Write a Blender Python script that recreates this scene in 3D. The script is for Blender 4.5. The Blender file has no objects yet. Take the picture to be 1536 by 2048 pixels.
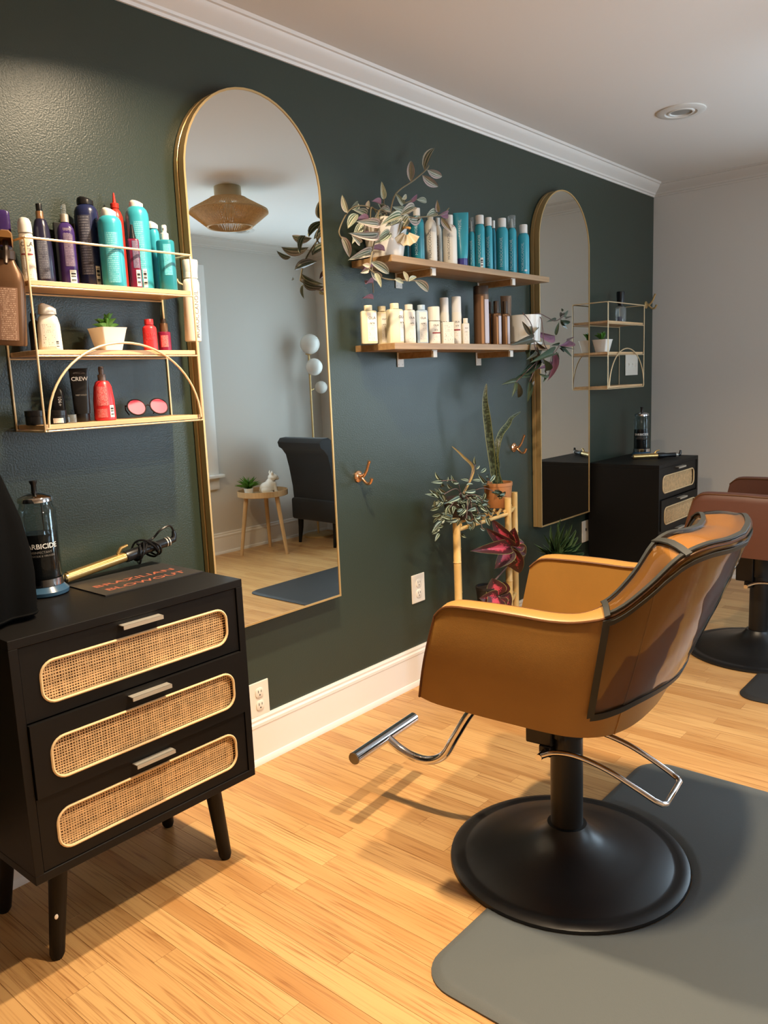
import bpy, bmesh, math, random
from mathutils import Vector, Matrix
R = math.radians
rnd = random.Random(7)
sc = bpy.context.scene
C = sc.collection

# ------------------------------------------------------------------ camera
YAW, PIT, ROL, F = 0.712727, -0.1604086, -0.0418426, 1599.76
CAM = Vector((0.0, -1.95, 1.217))
fw = Vector((math.cos(PIT)*math.cos(YAW), math.cos(PIT)*math.sin(YAW), math.sin(PIT)))
rt = fw.cross(Vector((0, 0, 1))).normalized(); up = rt.cross(fw)
rt, up = math.cos(ROL)*rt + math.sin(ROL)*up, -math.sin(ROL)*rt + math.cos(ROL)*up
cd = bpy.data.cameras.new('camera'); cam = bpy.data.objects.new('camera', cd); C.objects.link(cam)
cd.sensor_fit = 'VERTICAL'; cd.sensor_height = 36.0; cd.lens = F/2048*36.0
cd.clip_start = 0.02
cam.matrix_world = Matrix(((rt.x, up.x, -fw.x, CAM.x), (rt.y, up.y, -fw.y, CAM.y), (rt.z, up.z, -fw.z, CAM.z), (0, 0, 0, 1)))
sc.camera = cam

# ------------------------------------------------------------------ world, lights, exposure
sc.view_settings.view_transform = 'Standard'; sc.view_settings.look = 'None'
sc.view_settings.gamma = 1.0; sc.view_settings.use_curve_mapping = False
sc.view_settings.exposure = 0.46
sc.cycles.use_denoising = True
sc.cycles.max_bounces = 8; sc.cycles.diffuse_bounces = 5; sc.cycles.glossy_bounces = 5
sc.cycles.transmission_bounces = 6; sc.cycles.transparent_max_bounces = 16
sc.cycles.sample_clamp_indirect = 6.0
sc.cycles.caustics_reflective = False; sc.cycles.caustics_refractive = False
w = bpy.data.worlds.new('sky'); sc.world = w; w.use_nodes = True
wb = w.node_tree.nodes['Background']; wb.inputs[0].default_value = (0.70, 0.83, 1.0, 1); wb.inputs[1].default_value = 11.0
WARM = (1.0, 0.79, 0.54)
LAMPS = [((1.40, -0.72, 2.28), 26.0), ((1.40, -1.52, 2.28), 26.0)]   # the two lit ceiling lamps
CEIL = 2.28
XF, YR, XB = 4.78, -2.92, -1.30     # far wall, window wall, wall behind the camera
WIN = (2.45, 3.55, 0.62, 1.98)      # window opening x0 x1 z0 z1
WIN2 = (-2.55, -1.45, 0.62, 1.98)   # opening in the far wall y0 y1 z0 z1
for nm, loc, rot, wd, ht in (('window_portal', ((WIN[0]+WIN[1])/2, YR-.02, (WIN[2]+WIN[3])/2), (R(90), 0, 0), WIN[1]-WIN[0], WIN[3]-WIN[2]),
                             ('window_portal', (XF+.02, (WIN2[0]+WIN2[1])/2, (WIN2[2]+WIN2[3])/2), (R(90), 0, R(90)), WIN2[1]-WIN2[0], WIN2[3]-WIN2[2])):
    pl = bpy.data.lights.new(nm, 'AREA'); pl.shape = 'RECTANGLE'; pl.size = wd; pl.size_y = ht; pl.cycles.is_portal = True
    po = bpy.data.objects.new(nm, pl); C.objects.link(po); po.location = loc; po.rotation_euler = rot

# ------------------------------------------------------------------ pixel helpers (1536 x 2048 frame)
def ray(px, py): return rt*((px-768)/F) - up*((py-1024)/F) + fw
def onY(px, py, y): r = ray(px, py); return CAM + r*((y-CAM.y)/r.y)
def onZ(px, py, z): r = ray(px, py); return CAM + r*((z-CAM.z)/r.z)
def onX(px, py, x): r = ray(px, py); return CAM + r*((x-CAM.x)/r.x)
def depth(P): return (P-CAM).dot(fw)
def proj(P):
    d = P-CAM; z = d.dot(fw); return 768+F*d.dot(rt)/z, 1024-F*d.dot(up)/z, z

# ------------------------------------------------------------------ materials
def lin(c):
    return tuple((v/12.92 if v <= 0.04045 else ((v+0.055)/1.055)**2.4) for v in (x/255.0 for x in c))
MATS = {}
def mat(name, rgb=(200, 200, 200), rough=0.5, metal=0.0, bump=0.0, bscale=200.0, var=0.0, vscale=20.0, spec=0.5, coat=0.0,
        emit=None, estr=0.0, trans=0.0, ior=1.45, sss=0.0, sheen=0.0, bdist=0.002, stretch=None):
    if name in MATS: return MATS[name]
    m = bpy.data.materials.new(name); m.use_nodes = True; nt = m.node_tree; b = nt.nodes['Principled BSDF']
    col = lin(rgb)
    b.inputs['Base Color'].default_value = (*col, 1); b.inputs['Roughness'].default_value = rough
    b.inputs['Metallic'].default_value = metal; b.inputs['Specular IOR Level'].default_value = spec
    b.inputs['Coat Weight'].default_value = coat; b.inputs['IOR'].default_value = ior
    b.inputs['Transmission Weight'].default_value = trans
    b.inputs['Sheen Weight'].default_value = sheen
    if emit:
        b.inputs['Emission Color'].default_value = (*emit, 1); b.inputs['Emission Strength'].default_value = estr
    if bump or var:
        tc = nt.nodes.new('ShaderNodeTexCoord'); src = tc.outputs['Object']
        if stretch:
            mp = nt.nodes.new('ShaderNodeMapping'); mp.inputs['Scale'].default_value = stretch
            nt.links.new(src, mp.inputs[0]); src = mp.outputs[0]
    if bump:
        n = nt.nodes.new('ShaderNodeTexNoise'); n.inputs['Scale'].default_value = bscale; n.inputs['Detail'].default_value = 2
        nt.links.new(src, n.inputs['Vector'])
        bp = nt.nodes.new('ShaderNodeBump'); bp.inputs['Strength'].default_value = bump; bp.inputs['Distance'].default_value = bdist
        nt.links.new(n.outputs['Fac'], bp.inputs['Height']); nt.links.new(bp.outputs[0], b.inputs['Normal'])
    if var:
        n = nt.nodes.new('ShaderNodeTexNoise'); n.inputs['Scale'].default_value = vscale; n.inputs['Detail'].default_value = 4
        nt.links.new(src, n.inputs['Vector'])
        r = nt.nodes.new('ShaderNodeMapRange'); r.inputs[1].default_value = .3; r.inputs[2].default_value = .7
        r.inputs[3].default_value = 1-var; r.inputs[4].default_value = 1+var
        nt.links.new(n.outputs['Fac'], r.inputs[0])
        mx = nt.nodes.new('ShaderNodeVectorMath'); mx.operation = 'SCALE'; mx.inputs[0].default_value = col
        nt.links.new(r.outputs[0], mx.inputs['Scale']); nt.links.new(mx.outputs[0], b.inputs['Base Color'])
    MATS[name] = m
    return m

class N:
    """tiny node-graph helper"""
    def __init__(s, name):
        s.m = bpy.data.materials.new(name); s.m.use_nodes = True; s.t = s.m.node_tree; s.b = s.t.nodes['Principled BSDF']; MATS[name] = s.m
    def new(s, t, **kw):
        n = s.t.nodes.new('ShaderNode'+t)
        for k, v in kw.items(): setattr(n, k, v)
        return n
    def put(s, sock, v):
        if isinstance(v, bpy.types.NodeSocket): s.t.links.new(v, sock)
        else: sock.default_value = v
    def math(s, op, a, b=0.0, c=0.0):
        n = s.new('Math', operation=op); s.put(n.inputs[0], a); s.put(n.inputs[1], b); s.put(n.inputs[2], c); return n.outputs[0]
    def noise(s, vec, scale, detail=3, rough=.55):
        n = s.new('TexNoise'); s.put(n.inputs['Vector'], vec); n.inputs['Scale'].default_value = scale
        n.inputs['Detail'].default_value = detail; n.inputs['Roughness'].default_value = rough; return n.outputs['Fac']
    def mapping(s, vec, scale=(1, 1, 1), loc=(0, 0, 0)):
        n = s.new('Mapping'); s.put(n.inputs[0], vec); n.inputs['Scale'].default_value = scale; s.put(n.inputs['Location'], loc); return n.outputs[0]
    def mix(s, f, a, b):
        n = s.new('Mix', data_type='RGBA'); s.put(n.inputs[0], f)
        s.put(n.inputs[6], a if isinstance(a, bpy.types.NodeSocket) else (*lin(a), 1)); s.put(n.inputs[7], b if isinstance(b, bpy.types.NodeSocket) else (*lin(b), 1))
        return n.outputs[2]
    def rng(s, v, a, b, c=0.0, d=1.0):
        n = s.new('MapRange'); s.put(n.inputs[0], v); 
        for i, q in enumerate((a, b, c, d)): n.inputs[i+1].default_value = q
        return n.outputs[0]
    def bump(s, h, strength, dist=.002):
        n = s.new('Bump'); n.inputs['Strength'].default_value = strength; n.inputs['Distance'].default_value = dist
        s.t.links.new(h, n.inputs['Height']); s.t.links.new(n.outputs[0], s.b.inputs['Normal'])

def wood_floor():
    g = N('oak_laminate')
    pos = g.new('NewGeometry').outputs['Position']; oi = g.new('ObjectInfo').outputs['Random']
    isl = g.new('NewGeometry').outputs['Random Per Island']
    r = g.math('FRACT', g.math('ADD', g.math('MULTIPLY', oi, 7.31), g.math('MULTIPLY', isl, 3.77)))
    cmb = g.new('CombineXYZ'); g.put(cmb.inputs[0], g.math('MULTIPLY', r, 37.0)); g.put(cmb.inputs[1], g.math('MULTIPLY', r, 91.0))
    v1 = g.mapping(pos, (24, .8, 1), cmb.outputs[0])
    big = g.noise(v1, 1.0, 3, .5)
    rings = g.math('FRACT', g.math('MULTIPLY', big, 9.0))
    rings = g.math('ABSOLUTE', g.math('SUBTRACT', g.math('MULTIPLY', rings, 2.0), 1.0))
    fine = g.noise(g.mapping(pos, (330, 3.2, 1), cmb.outputs[0]), 1.0, 3, .6)
    tone = g.noise(g.mapping(pos, (9, 1.1, 1), cmb.outputs[0]), 1.0, 2)
    base = g.mix(r, (206, 163, 106), (178, 129, 76))
    base = g.mix(g.rng(tone, .35, .7, 0, .55), base, (222, 178, 120))
    dark = g.math('MULTIPLY', g.rng(rings, .55, 1.0), g.rng(fine, .35, .65))
    base = g.mix(g.math('MULTIPLY', dark, .8), base, (136, 86, 42))
    base = g.mix(g.rng(fine, .52, .75, 0, .5), base, (150, 100, 54))
    g.put(g.b.inputs['Base Color'], base); g.b.inputs['Roughness'].default_value = .34
    g.b.inputs['Specular IOR Level'].default_value = .45
    g.bump(fine, .06, .001)
    return g.m
def wood_board(name, a, b, axis=0, rough=.45):
    g = N(name); oc = g.new('TexCoord').outputs['Object']
    sc_ = [70, 70, 70]; sc_[axis] = 3.5
    n1 = g.noise(g.mapping(oc, tuple(sc_)), 1.0, 4, .6)
    sc2 = [14, 14, 14]; sc2[axis] = 1.6
    n2 = g.noise(g.mapping(oc, tuple(sc2)), 1.0, 2)
    c = g.mix(g.rng(n1, .35, .7), a, b); c = g.mix(g.rng(n2, .4, .7, 0, .4), c, tuple(int(x*.86) for x in b))
    g.put(g.b.inputs['Base Color'], c); g.b.inputs['Roughness'].default_value = rough; g.bump(n1, .08, .001)
    return g.m
def green_paint():
    g = N('green_satin_paint'); pos = g.new('NewGeometry').outputs['Position']
    n = g.noise(pos, 230, 2, .5); n2 = g.noise(pos, 3.0, 3)
    g.put(g.b.inputs['Base Color'], g.mix(n2, (47, 57, 49), (51, 62, 53)))
    g.b.inputs['Roughness'].default_value = .34; g.b.inputs['Specular IOR Level'].default_value = .42
    g.bump(n, .30, .0022); return g.m
def print_mat(name, bg, ink, lines=14, dens=.5, rough=.4):
    if name in MATS: return MATS[name]
    g = N(name); uv = g.new('TexCoord').outputs['UV']; sp = g.new('SeparateXYZ'); g.put(sp.inputs[0], uv)
    v = g.math('MULTIPLY', sp.outputs[1], float(lines)); row = g.math('FLOOR', v)
    band = g.math('LESS_THAN', g.math('FRACT', v), .52)
    cb = g.new('CombineXYZ'); g.put(cb.inputs[0], g.math('MULTIPLY', sp.outputs[0], 22.0)); g.put(cb.inputs[1], g.math('MULTIPLY', row, 3.7))
    n = g.noise(cb.outputs[0], 1.0, 2, .6)
    wrd = g.math('GREATER_THAN', n, 1-dens)
    edge = g.math('MULTIPLY', g.math('GREATER_THAN', sp.outputs[0], .1), g.math('LESS_THAN', sp.outputs[0], .9))
    g.put(g.b.inputs['Base Color'], g.mix(g.math('MULTIPLY', g.math('MULTIPLY', band, wrd), edge), bg, ink)); g.b.inputs['Roughness'].default_value = rough
    return g.m
def barcode_mat():
    g = N('barcode_print'); uv = g.new('TexCoord').outputs['UV']; sp = g.new('SeparateXYZ'); g.put(sp.inputs[0], uv)
    cb = g.new('CombineXYZ'); g.put(cb.inputs[0], g.math('FLOOR', g.math('MULTIPLY', sp.outputs[1], 34.0)))
    wn = g.new('TexWhiteNoise'); g.put(wn.inputs['Vector'], cb.outputs[0])
    bar = g.math('GREATER_THAN', wn.outputs['Value'], .5)
    e = g.math('MULTIPLY', g.math('MULTIPLY', g.math('GREATER_THAN', sp.outputs[1], .1), g.math('LESS_THAN', sp.outputs[1], .9)),
               g.math('MULTIPLY', g.math('GREATER_THAN', sp.outputs[0], .15), g.math('LESS_THAN', sp.outputs[0], .9)))
    g.put(g.b.inputs['Base Color'], g.mix(g.math('MULTIPLY', bar, e), (235, 232, 225), (25, 25, 28))); return g.m
def leaf_mat(name, mode):
    g = N(name); uv = g.new('TexCoord').outputs['UV']; sp = g.new('SeparateXYZ'); g.put(sp.inputs[0], uv)
    oi = g.new('ObjectInfo').outputs['Random']
    u = g.math('ABSOLUTE', g.math('SUBTRACT', g.math('MULTIPLY', sp.outputs[0], 2.0), 1.0)); v = sp.outputs[1]
    nz = g.noise(g.mapping(uv, (9, 2.0, 1)), 1.0, 3)
    un = g.math('ADD', u, g.math('MULTIPLY', g.math('SUBTRACT', nz, .5), .18))
    if mode == 'trad':
        s = g.math('SINE', g.math('MULTIPLY', un, 17.0)); st = g.rng(s, -.2, .35)
        c = g.mix(st, (88, 110, 84), (206, 204, 186)); c = g.mix(g.math('MULTIPLY', g.rng(u, .1, 1.0), g.rng(oi, .2, .9, 0, .6)), c, (190, 150, 158))
        mid = g.math('LESS_THAN', u, .07); c = g.mix(mid, c, (150, 140, 118)); rough = .45
    elif mode == 'zebra':
        s = g.math('MULTIPLY', g.math('GREATER_THAN', un, .28), g.math('LESS_THAN', un, .66))
        c = g.mix(s, (44, 58, 44), (168, 184, 166)); rough = .35
    elif mode == 'coleus':
        d = g.math('ADD', un, g.math('ABSOLUTE', g.math('MULTIPLY', g.math('SUBTRACT', v, .38), 1.5)))
        n2 = g.noise(g.mapping(uv, (14, 14, 1)), 1.0, 3)
        d2 = g.math('ADD', d, g.math('MULTIPLY', g.math('SUBTRACT', n2, .5), 1.1))
        c = g.mix(g.rng(d2, .35, .6), (200, 70, 88), (72, 18, 24)); c = g.mix(g.rng(d, .62, 1.0), c, (66, 26, 24))
        ed = g.math('MAXIMUM', g.math('GREATER_THAN', u, .96), g.math('GREATER_THAN', v, .985)); c = g.mix(ed, c, (150, 150, 84)); rough = .5
    elif mode == 'purple':
        c = g.mix(g.rng(nz, .3, .7), (120, 82, 104), (158, 116, 132)); rough = .45
    elif mode == 'grey':
        c = g.mix(g.rng(u, 0, .9), (98, 116, 96), (72, 90, 74)); c = g.mix(g.rng(oi, .6, 1.0, 0, .7), c, (96, 78, 82)); rough = .38
    elif mode == 'snake':
        bandn = g.noise(g.mapping(uv, (3, 34, 1)), 1.0, 3); c = g.mix(g.rng(bandn, .45, .6), (34, 44, 30), (82, 94, 68))
        c = g.mix(g.math('GREATER_THAN', u, .80), c, (150, 148, 88)); rough = .4
    elif mode == 'aloe':
        sp_ = g.noise(g.mapping(uv, (26, 60, 1)), 1.0, 2); c = g.mix(g.rng(sp_, .58, .66), (96, 124, 80), (176, 190, 150)); rough = .4
    else:
        c = g.mix(nz, (52, 104, 36), (92, 148, 54)); rough = .4
    g.put(g.b.inputs['Base Color'], c); g.b.inputs['Roughness'].default_value = rough
    return g.m
def clear_mat(name, tint=(235, 240, 240), refl=.12, rough=.03, alpha=.1, body=(200, 205, 205)):
    """thin clear sheet: see-through with a gloss and a little haze"""
    g = N(name); t = g.t; out = t.nodes['Material Output']
    tr = g.new('BsdfTransparent'); tr.inputs[0].default_value = (*lin(tint), 1)
    g.b.inputs['Base Color'].default_value = (*lin(body), 1); g.b.inputs['Roughness'].default_value = rough
    g.b.inputs['Specular IOR Level'].default_value = .6
    lw = g.new('LayerWeight'); lw.inputs[0].default_value = .35
    f = g.math('ADD', g.math('MULTIPLY', lw.outputs['Fresnel'], 1-alpha), alpha)
    gl = g.new('BsdfGlossy'); gl.inputs['Roughness'].default_value = rough
    m1 = g.new('MixShader'); g.put(m1.inputs[0], alpha); t.links.new(tr.outputs[0], m1.inputs[1]); t.links.new(g.b.outputs[0], m1.inputs[2])
    m2 = g.new('MixShader'); g.put(m2.inputs[0], g.math('MULTIPLY', lw.outputs['Fresnel'], refl/.12*.6)); t.links.new(m1.outputs[0], m2.inputs[1]); t.links.new(gl.outputs[0], m2.inputs[2])
    t.links.new(m2.outputs[0], out.inputs[0])
    return g.m

WHITE_TRIM = mat('white_trim_paint', (236, 232, 226), .4, bump=.05, bscale=60)
CEILM = mat('ceiling_paint', (236, 233, 228), .8, bump=.05, bscale=120)
GREYW = mat('pale_grey_paint', (206, 200, 191), .6, bump=.08, bscale=160)
GREEN = green_paint()
OAK = wood_floor()
SUBFLOOR = mat('floor_joint', (150, 104, 60), .7)
BLACKW = mat('black_wood', (15, 13, 12), .5, spec=.28, bump=.04, bscale=90)
BLACKW2 = mat('black_wood_inside', (16, 14, 14), .7)
CANE = mat('cane_strand', (222, 186, 138), .55, var=.16, vscale=60)
CANEB = mat('cane_back', (104, 68, 34), .8)
BEAD = mat('cane_bead', (226, 196, 150), .5)
NICKEL = mat('brushed_nickel', (206, 200, 188), .35, .6)
CHROME = mat('chrome', (215, 215, 218), .08, 1.0)
BRASS = mat('brushed_brass', (206, 174, 120), .36, .55)
COPPER = mat('polished_copper', (226, 176, 134), .2, .9)
GOLDW = mat('gold_wire', (228, 204, 164), .4, .35)
MIRROR = mat('mirror_glass', (226, 230, 226), .0, 1.0)
PIPEL = mat('dark_piping', (92, 56, 26), .45)
LEATHER = mat('tan_leather', (152, 112, 54), .42, bump=.10, bscale=420, var=.04, vscale=9)
BROWNL = mat('brown_leather', (98, 62, 50), .45, bump=.10, bscale=420)
BLACKM = mat('black_metal', (20, 19, 19), .38, bump=.03, bscale=300)
MATM = mat('grey_black_rubber', (82, 86, 86), .6, bump=.18, bscale=500)
MATD = mat('black_rubber', (38, 37, 36), .55, bump=.15, bscale=500)
PLATE = mat('outlet_plastic', (232, 226, 214), .35)
SLOT = mat('slot_black', (40, 34, 30), .6)
BIRCH = wood_board('birch_ply', (226, 190, 146), (206, 166, 120), 0)
SHELFW = wood_board('oiled_pine', (180, 146, 104), (152, 118, 78), 0)
BAMBOO = mat('bamboo', (216, 178, 112), .4, var=.12, vscale=14)
LIGHTW = wood_board('light_beech', (206, 172, 128), (186, 150, 106), 2)
WHITEC = mat('white_ceramic', (234, 230, 222), .25)
WHITEP = mat('white_plastic', (232, 230, 224), .35)
TERRA = mat('terracotta', (176, 118, 72), .6, var=.08, vscale=30)
SOIL = mat('soil', (54, 40, 30), .9, bump=.5, bscale=80, var=.3, vscale=90)
BLACKP = mat('black_plastic', (22, 22, 24), .3)
TEAL = mat('teal_enamel', (58, 164, 182), .28)
TEALD = mat('deep_teal', (40, 132, 148), .3)
NAVY = mat('navy_enamel', (32, 40, 78), .25)
PURPLE = mat('purple_plastic', (64, 44, 104), .25)
INDIGO = mat('indigo_plastic', (34, 32, 56), .25)
REDP = mat('red_plastic', (206, 52, 58), .3)
ORED = mat('scarlet_plastic', (206, 54, 44), .28)
MAROON = mat('maroon_plastic', (122, 28, 58), .28)
CREAMB = mat('cream_bottle', (232, 222, 190), .35)
IVORY = mat('ivory_bottle', (238, 232, 218), .35)
BLUEB = mat('powder_blue_bottle', (186, 208, 226), .35)
BROWNB = mat('bronze_bottle', (112, 82, 58), .32, .35)
BROWND = mat('dark_bronze_cap', (66, 52, 42), .35, .3)
LILAC = mat('lilac_label', (196, 190, 200), .4)
CLEARP = clear_mat('clear_plastic', alpha=.22)
COVER = clear_mat('clear_vinyl_cover', tint=(238, 226, 206), refl=.24, rough=.05, alpha=.02, body=(170, 130, 90))
GLASSP = clear_mat('window_pane_glass', alpha=.02, refl=.08)
JARG = clear_mat('jar_glass', alpha=.005, refl=.05)
BINDING = mat('grey_vinyl_binding', (38, 39, 37), .5)
INKW = mat('white_print', (236, 234, 230), .5)
INKD = mat('dark_print', (64, 60, 62), .5)
INKG = mat('grey_print', (132, 126, 120), .5)
INKT = mat('pale_teal_print', (196, 226, 228), .45)
INKO = mat('coral_print', (158, 88, 66), .55)
INKR = mat('red_print', (150, 40, 48), .5)
P_GREY = print_mat('fine_print_on_dark', (74, 76, 92), (128, 130, 142), 22, .55)
P_TEAL = print_mat('fine_print_on_teal', (70, 172, 190), (140, 212, 222), 26, .55)
P_WHITE = print_mat('fine_print_on_white', (236, 230, 220), (150, 140, 132), 16, .5)
P_CREAM = print_mat('fine_print_on_cream', (240, 234, 222), (160, 150, 140), 13, .42)
P_PURP = print_mat('fine_print_on_purple', (98, 82, 112), (150, 136, 152), 24, .55)
P_RED = print_mat('fine_print_on_red', (210, 78, 82), (240, 170, 168), 22, .5)
P_BROWN = print_mat('fine_print_on_bronze', (150, 116, 96), (206, 178, 156), 26, .5)
BARC = barcode_mat()
LTRAD = leaf_mat('striped_leaf', 'trad'); LZEB = leaf_mat('silver_stripe_leaf', 'zebra'); LCOL = leaf_mat('coleus_leaf', 'coleus')
LGREY = leaf_mat('grey_green_leaf', 'grey'); LPUR = leaf_mat('purple_leaf', 'purple'); LSNK = leaf_mat('snake_leaf', 'snake')
LALO = leaf_mat('aloe_leaf', 'aloe'); LSUC = leaf_mat('plastic_succulent', 'suc')
STEMM = mat('vine_stem', (128, 116, 90), .6); STEMP = mat('purple_stem', (104, 82, 78), .6)
# ------------------------------------------------------------------ mesh builder
class MB:
    def __init__(s): s.v = []; s.f = []; s.uv = {}
    def add(s, vs, fs, uvs=None):
        o = len(s.v); s.v += [tuple(p) for p in vs]
        for i, f in enumerate(fs):
            if uvs: s.uv[len(s.f)] = [uvs[k] for k in f]
            s.f.append(tuple(k+o for k in f))
        return s
    def box(s, x0, x1, y0, y1, z0, z1, b=0.0):
        if b > 0:
            bm = bmesh.new(); bmesh.ops.create_cube(bm, size=1)
            for v in bm.verts: v.co = Vector(((x0+x1)/2+v.co.x*(x1-x0), (y0+y1)/2+v.co.y*(y1-y0), (z0+z1)/2+v.co.z*(z1-z0)))
            bmesh.ops.bevel(bm, geom=list(bm.edges), offset=b, segments=2, affect='EDGES', profile=.5)
            bm.verts.index_update(); s.add([v.co[:] for v in bm.verts], [[v.index for v in f.verts] for f in bm.faces]); bm.free(); return s
        return s.add([(x0,y0,z0),(x1,y0,z0),(x1,y1,z0),(x0,y1,z0),(x0,y0,z1),(x1,y0,z1),(x1,y1,z1),(x0,y1,z1)],
                     [(3,2,1,0),(4,5,6,7),(0,1,5,4),(1,2,6,5),(2,3,7,6),(3,0,4,7)])
    def grid(s, rows, closed=False, cap0=False, cap1=False, uv=False):
        n = len(rows[0]); vs = [p for r in rows for p in r]; fs = []
        for i in range(len(rows)-1):
            for j in range(n if closed else n-1):
                k = (j+1) % n; fs.append((i*n+j, i*n+k, (i+1)*n+k, (i+1)*n+j))
        if cap0: fs.append(tuple(range(n))[::-1])
        if cap1: fs.append(tuple((len(rows)-1)*n+j for j in range(n)))
        uvs = None
        if uv: uvs = [(j/(n-1), i/(len(rows)-1)) for i in range(len(rows)) for j in range(n)]
        return s.add(vs, fs, uvs)
    def lathe(s, prof, seg=24, c=(0,0,0), n=2.0, asp=1.0):
        rows = []
        for r, z in prof:
            row = []
            for j in range(seg):
                a = 2*math.pi*j/seg; ca, sa = math.cos(a), math.sin(a); e = 2.0/n
                row.append((c[0]+max(r, 1e-5)*math.copysign(abs(ca)**e, ca), c[1]+max(r, 1e-5)*asp*math.copysign(abs(sa)**e, sa), c[2]+z))
            rows.append(row)
        return s.grid(rows, True, True, True)
    def tube(s, pts, r, seg=8, cap=True):
        pts = [Vector(p) for p in pts]; rs = r if isinstance(r, (list, tuple)) else [r]*len(pts)
        t = (pts[1]-pts[0]).normalized(); a = Vector((0,0,1)) if abs(t.z) < .9 else Vector((1,0,0)); nx = t.cross(a).normalized(); rows = []
        for i, p in enumerate(pts):
            t = ((pts[min(i+1, len(pts)-1)]-p).normalized() + (p-pts[max(i-1, 0)]).normalized()).normalized()
            nx = (nx - t*nx.dot(t)).normalized(); ny = t.cross(nx)
            rows.append([(p+(nx*math.cos(2*math.pi*j/seg)+ny*math.sin(2*math.pi*j/seg))*rs[i])[:] for j in range(seg)])
        return s.grid(rows, True, cap, cap)
    def prism(s, poly, z0, z1, axis='z'):
        n = len(poly); f = {'z': lambda a, b, c: (a, b, c), 'y': lambda a, b, c: (a, c, b), 'x': lambda a, b, c: (c, a, b)}[axis]
        vs = [f(a, b, z0) for a, b in poly]+[f(a, b, z1) for a, b in poly]
        return s.add(vs, [tuple(range(n))[::-1], tuple(range(n, 2*n))]+[(i, (i+1) % n, n+(i+1) % n, n+i) for i in range(n)])
    def sphere(s, c, rx, ry=None, rz=None, seg=16, rings=10, M=None):
        ry = ry or rx; rz = rz or rx; rows = []
        for i in range(rings+1):
            a = math.pi*i/rings - math.pi/2; row = []
            for j in range(seg):
                b = 2*math.pi*j/seg
                p = Vector((rx*max(math.cos(a), 1e-4)*math.cos(b), ry*max(math.cos(a), 1e-4)*math.sin(b), rz*math.sin(a)))
                if M: p = M @ p
                row.append((p+Vector(c))[:])
            rows.append(row)
        return s.grid(rows, True, True, True)
    def mesh(s, name, smooth=True, angle=40):
        me = bpy.data.meshes.new(name); me.from_pydata(s.v, [], s.f)
        bm = bmesh.new(); bm.from_mesh(me)
        bmesh.ops.recalc_face_normals(bm, faces=bm.faces) if not s.uv else None
        bm.to_mesh(me); bm.free()
        if s.uv:
            l = me.uv_layers.new(name='uv')
            for p in me.polygons:
                u = s.uv.get(p.index)
                if u:
                    for k, li in enumerate(p.loop_indices): l.data[li].uv = u[k]
        if smooth:
            me.polygons.foreach_set('use_smooth', [True]*len(me.polygons)); me.set_sharp_from_angle(angle=R(angle))
        me.update(); return me
    def build(s, name, m, parent=None, smooth=True, angle=40, loc=None):
        return put(name, s.mesh(name, smooth, angle), m, parent, loc)
def put(name, me, m, parent=None, loc=None):
    o = bpy.data.objects.new(name, me)
    if m and not me.materials: me.materials.append(m)
    C.objects.link(o)
    if parent: o.parent = parent
    if loc is not None: o.location = loc
    return o
def tag(o, label, cat, group=None):
    o['label'] = label; o['category'] = cat
    if group: o['group'] = group
    return o
def thing(name, label, cat, loc=(0,0,0), rz=0.0, group=None):
    o = bpy.data.objects.new(name, None); C.objects.link(o); o.location = loc; o.rotation_euler = (0,0,rz); o.empty_display_size = .05
    return tag(o, label, cat, group)
def struct(o): o['kind'] = 'structure'; return o
def cr(pts, n):
    """Catmull-Rom through pts, n samples"""
    P = [Vector(p) for p in pts]; out = []; m = len(P)-1
    for i in range(n):
        u = i/(n-1)*m; k = min(int(u), m-1); t = u-k
        p0, p1, p2, p3 = P[max(k-1, 0)], P[k], P[k+1], P[min(k+2, m)]
        out.append(.5*((2*p1)+(p2-p0)*t+(2*p0-5*p1+4*p2-p3)*t*t+(3*p1-p0-3*p2+p3)*t**3))
    return out
def copy_tree(o, parent=None):
    c = o.copy(); C.objects.link(c); c.parent = parent
    for ch in o.children: copy_tree(ch, c)
    return c
_TX = {}
def text2d(s, size, bold=0.0):
    k = (s, bold)
    if k not in _TX:
        cu = bpy.data.curves.new('lettering', 'FONT'); cu.body = s; cu.align_x = 'CENTER'; cu.align_y = 'CENTER'; cu.size = 1.0; cu.resolution_u = 2; cu.offset = bold
        to = bpy.data.objects.new('lettering', cu); me = to.to_mesh()
        _TX[k] = ([v.co[:2] for v in me.vertices], [tuple(p.vertices) for p in me.polygons])
        to.to_mesh_clear(); bpy.data.objects.remove(to); bpy.data.curves.remove(cu)
    v, f = _TX[k]
    return [(x*size, y*size) for x, y in v], f

# ------------------------------------------------------------------ the room shell
def slab(name, x0, x1, y0, y1, z0, z1, m): return struct(MB().box(x0, x1, y0, y1, z0, z1).build(name, m, smooth=False))
floor = slab('floor', XB-.1, XF+.1, YR-.1, .1, -.1, -.0015, SUBFLOOR)
slab('ceiling', XB-.1, XF+.1, YR-.1, .1, CEIL, CEIL+.1, CEILM)
slab('wall_left', XB-.1, XF, 0, .1, 0, CEIL, GREEN)
wf = MB(); y0, y1, z0, z1 = WIN2
wf.box(XF, XF+.1, YR-.1, y0, 0, CEIL).box(XF, XF+.1, y1, .1, 0, CEIL).box(XF, XF+.1, y0, y1, 0, z0).box(XF, XF+.1, y0, y1, z1, CEIL)
struct(wf.build('wall_far', GREYW, smooth=False))
slab('wall_back', XB-.1, XB, YR-.1, 0, 0, CEIL, GREYW)
wr = MB(); x0, x1, z0, z1 = WIN
wr.box(XB, x0, YR-.1, YR, 0, CEIL).box(x1, XF, YR-.1, YR, 0, CEIL).box(x0, x1, YR-.1, YR, 0, z0).box(x0, x1, YR-.1, YR, z1, CEIL)
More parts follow.
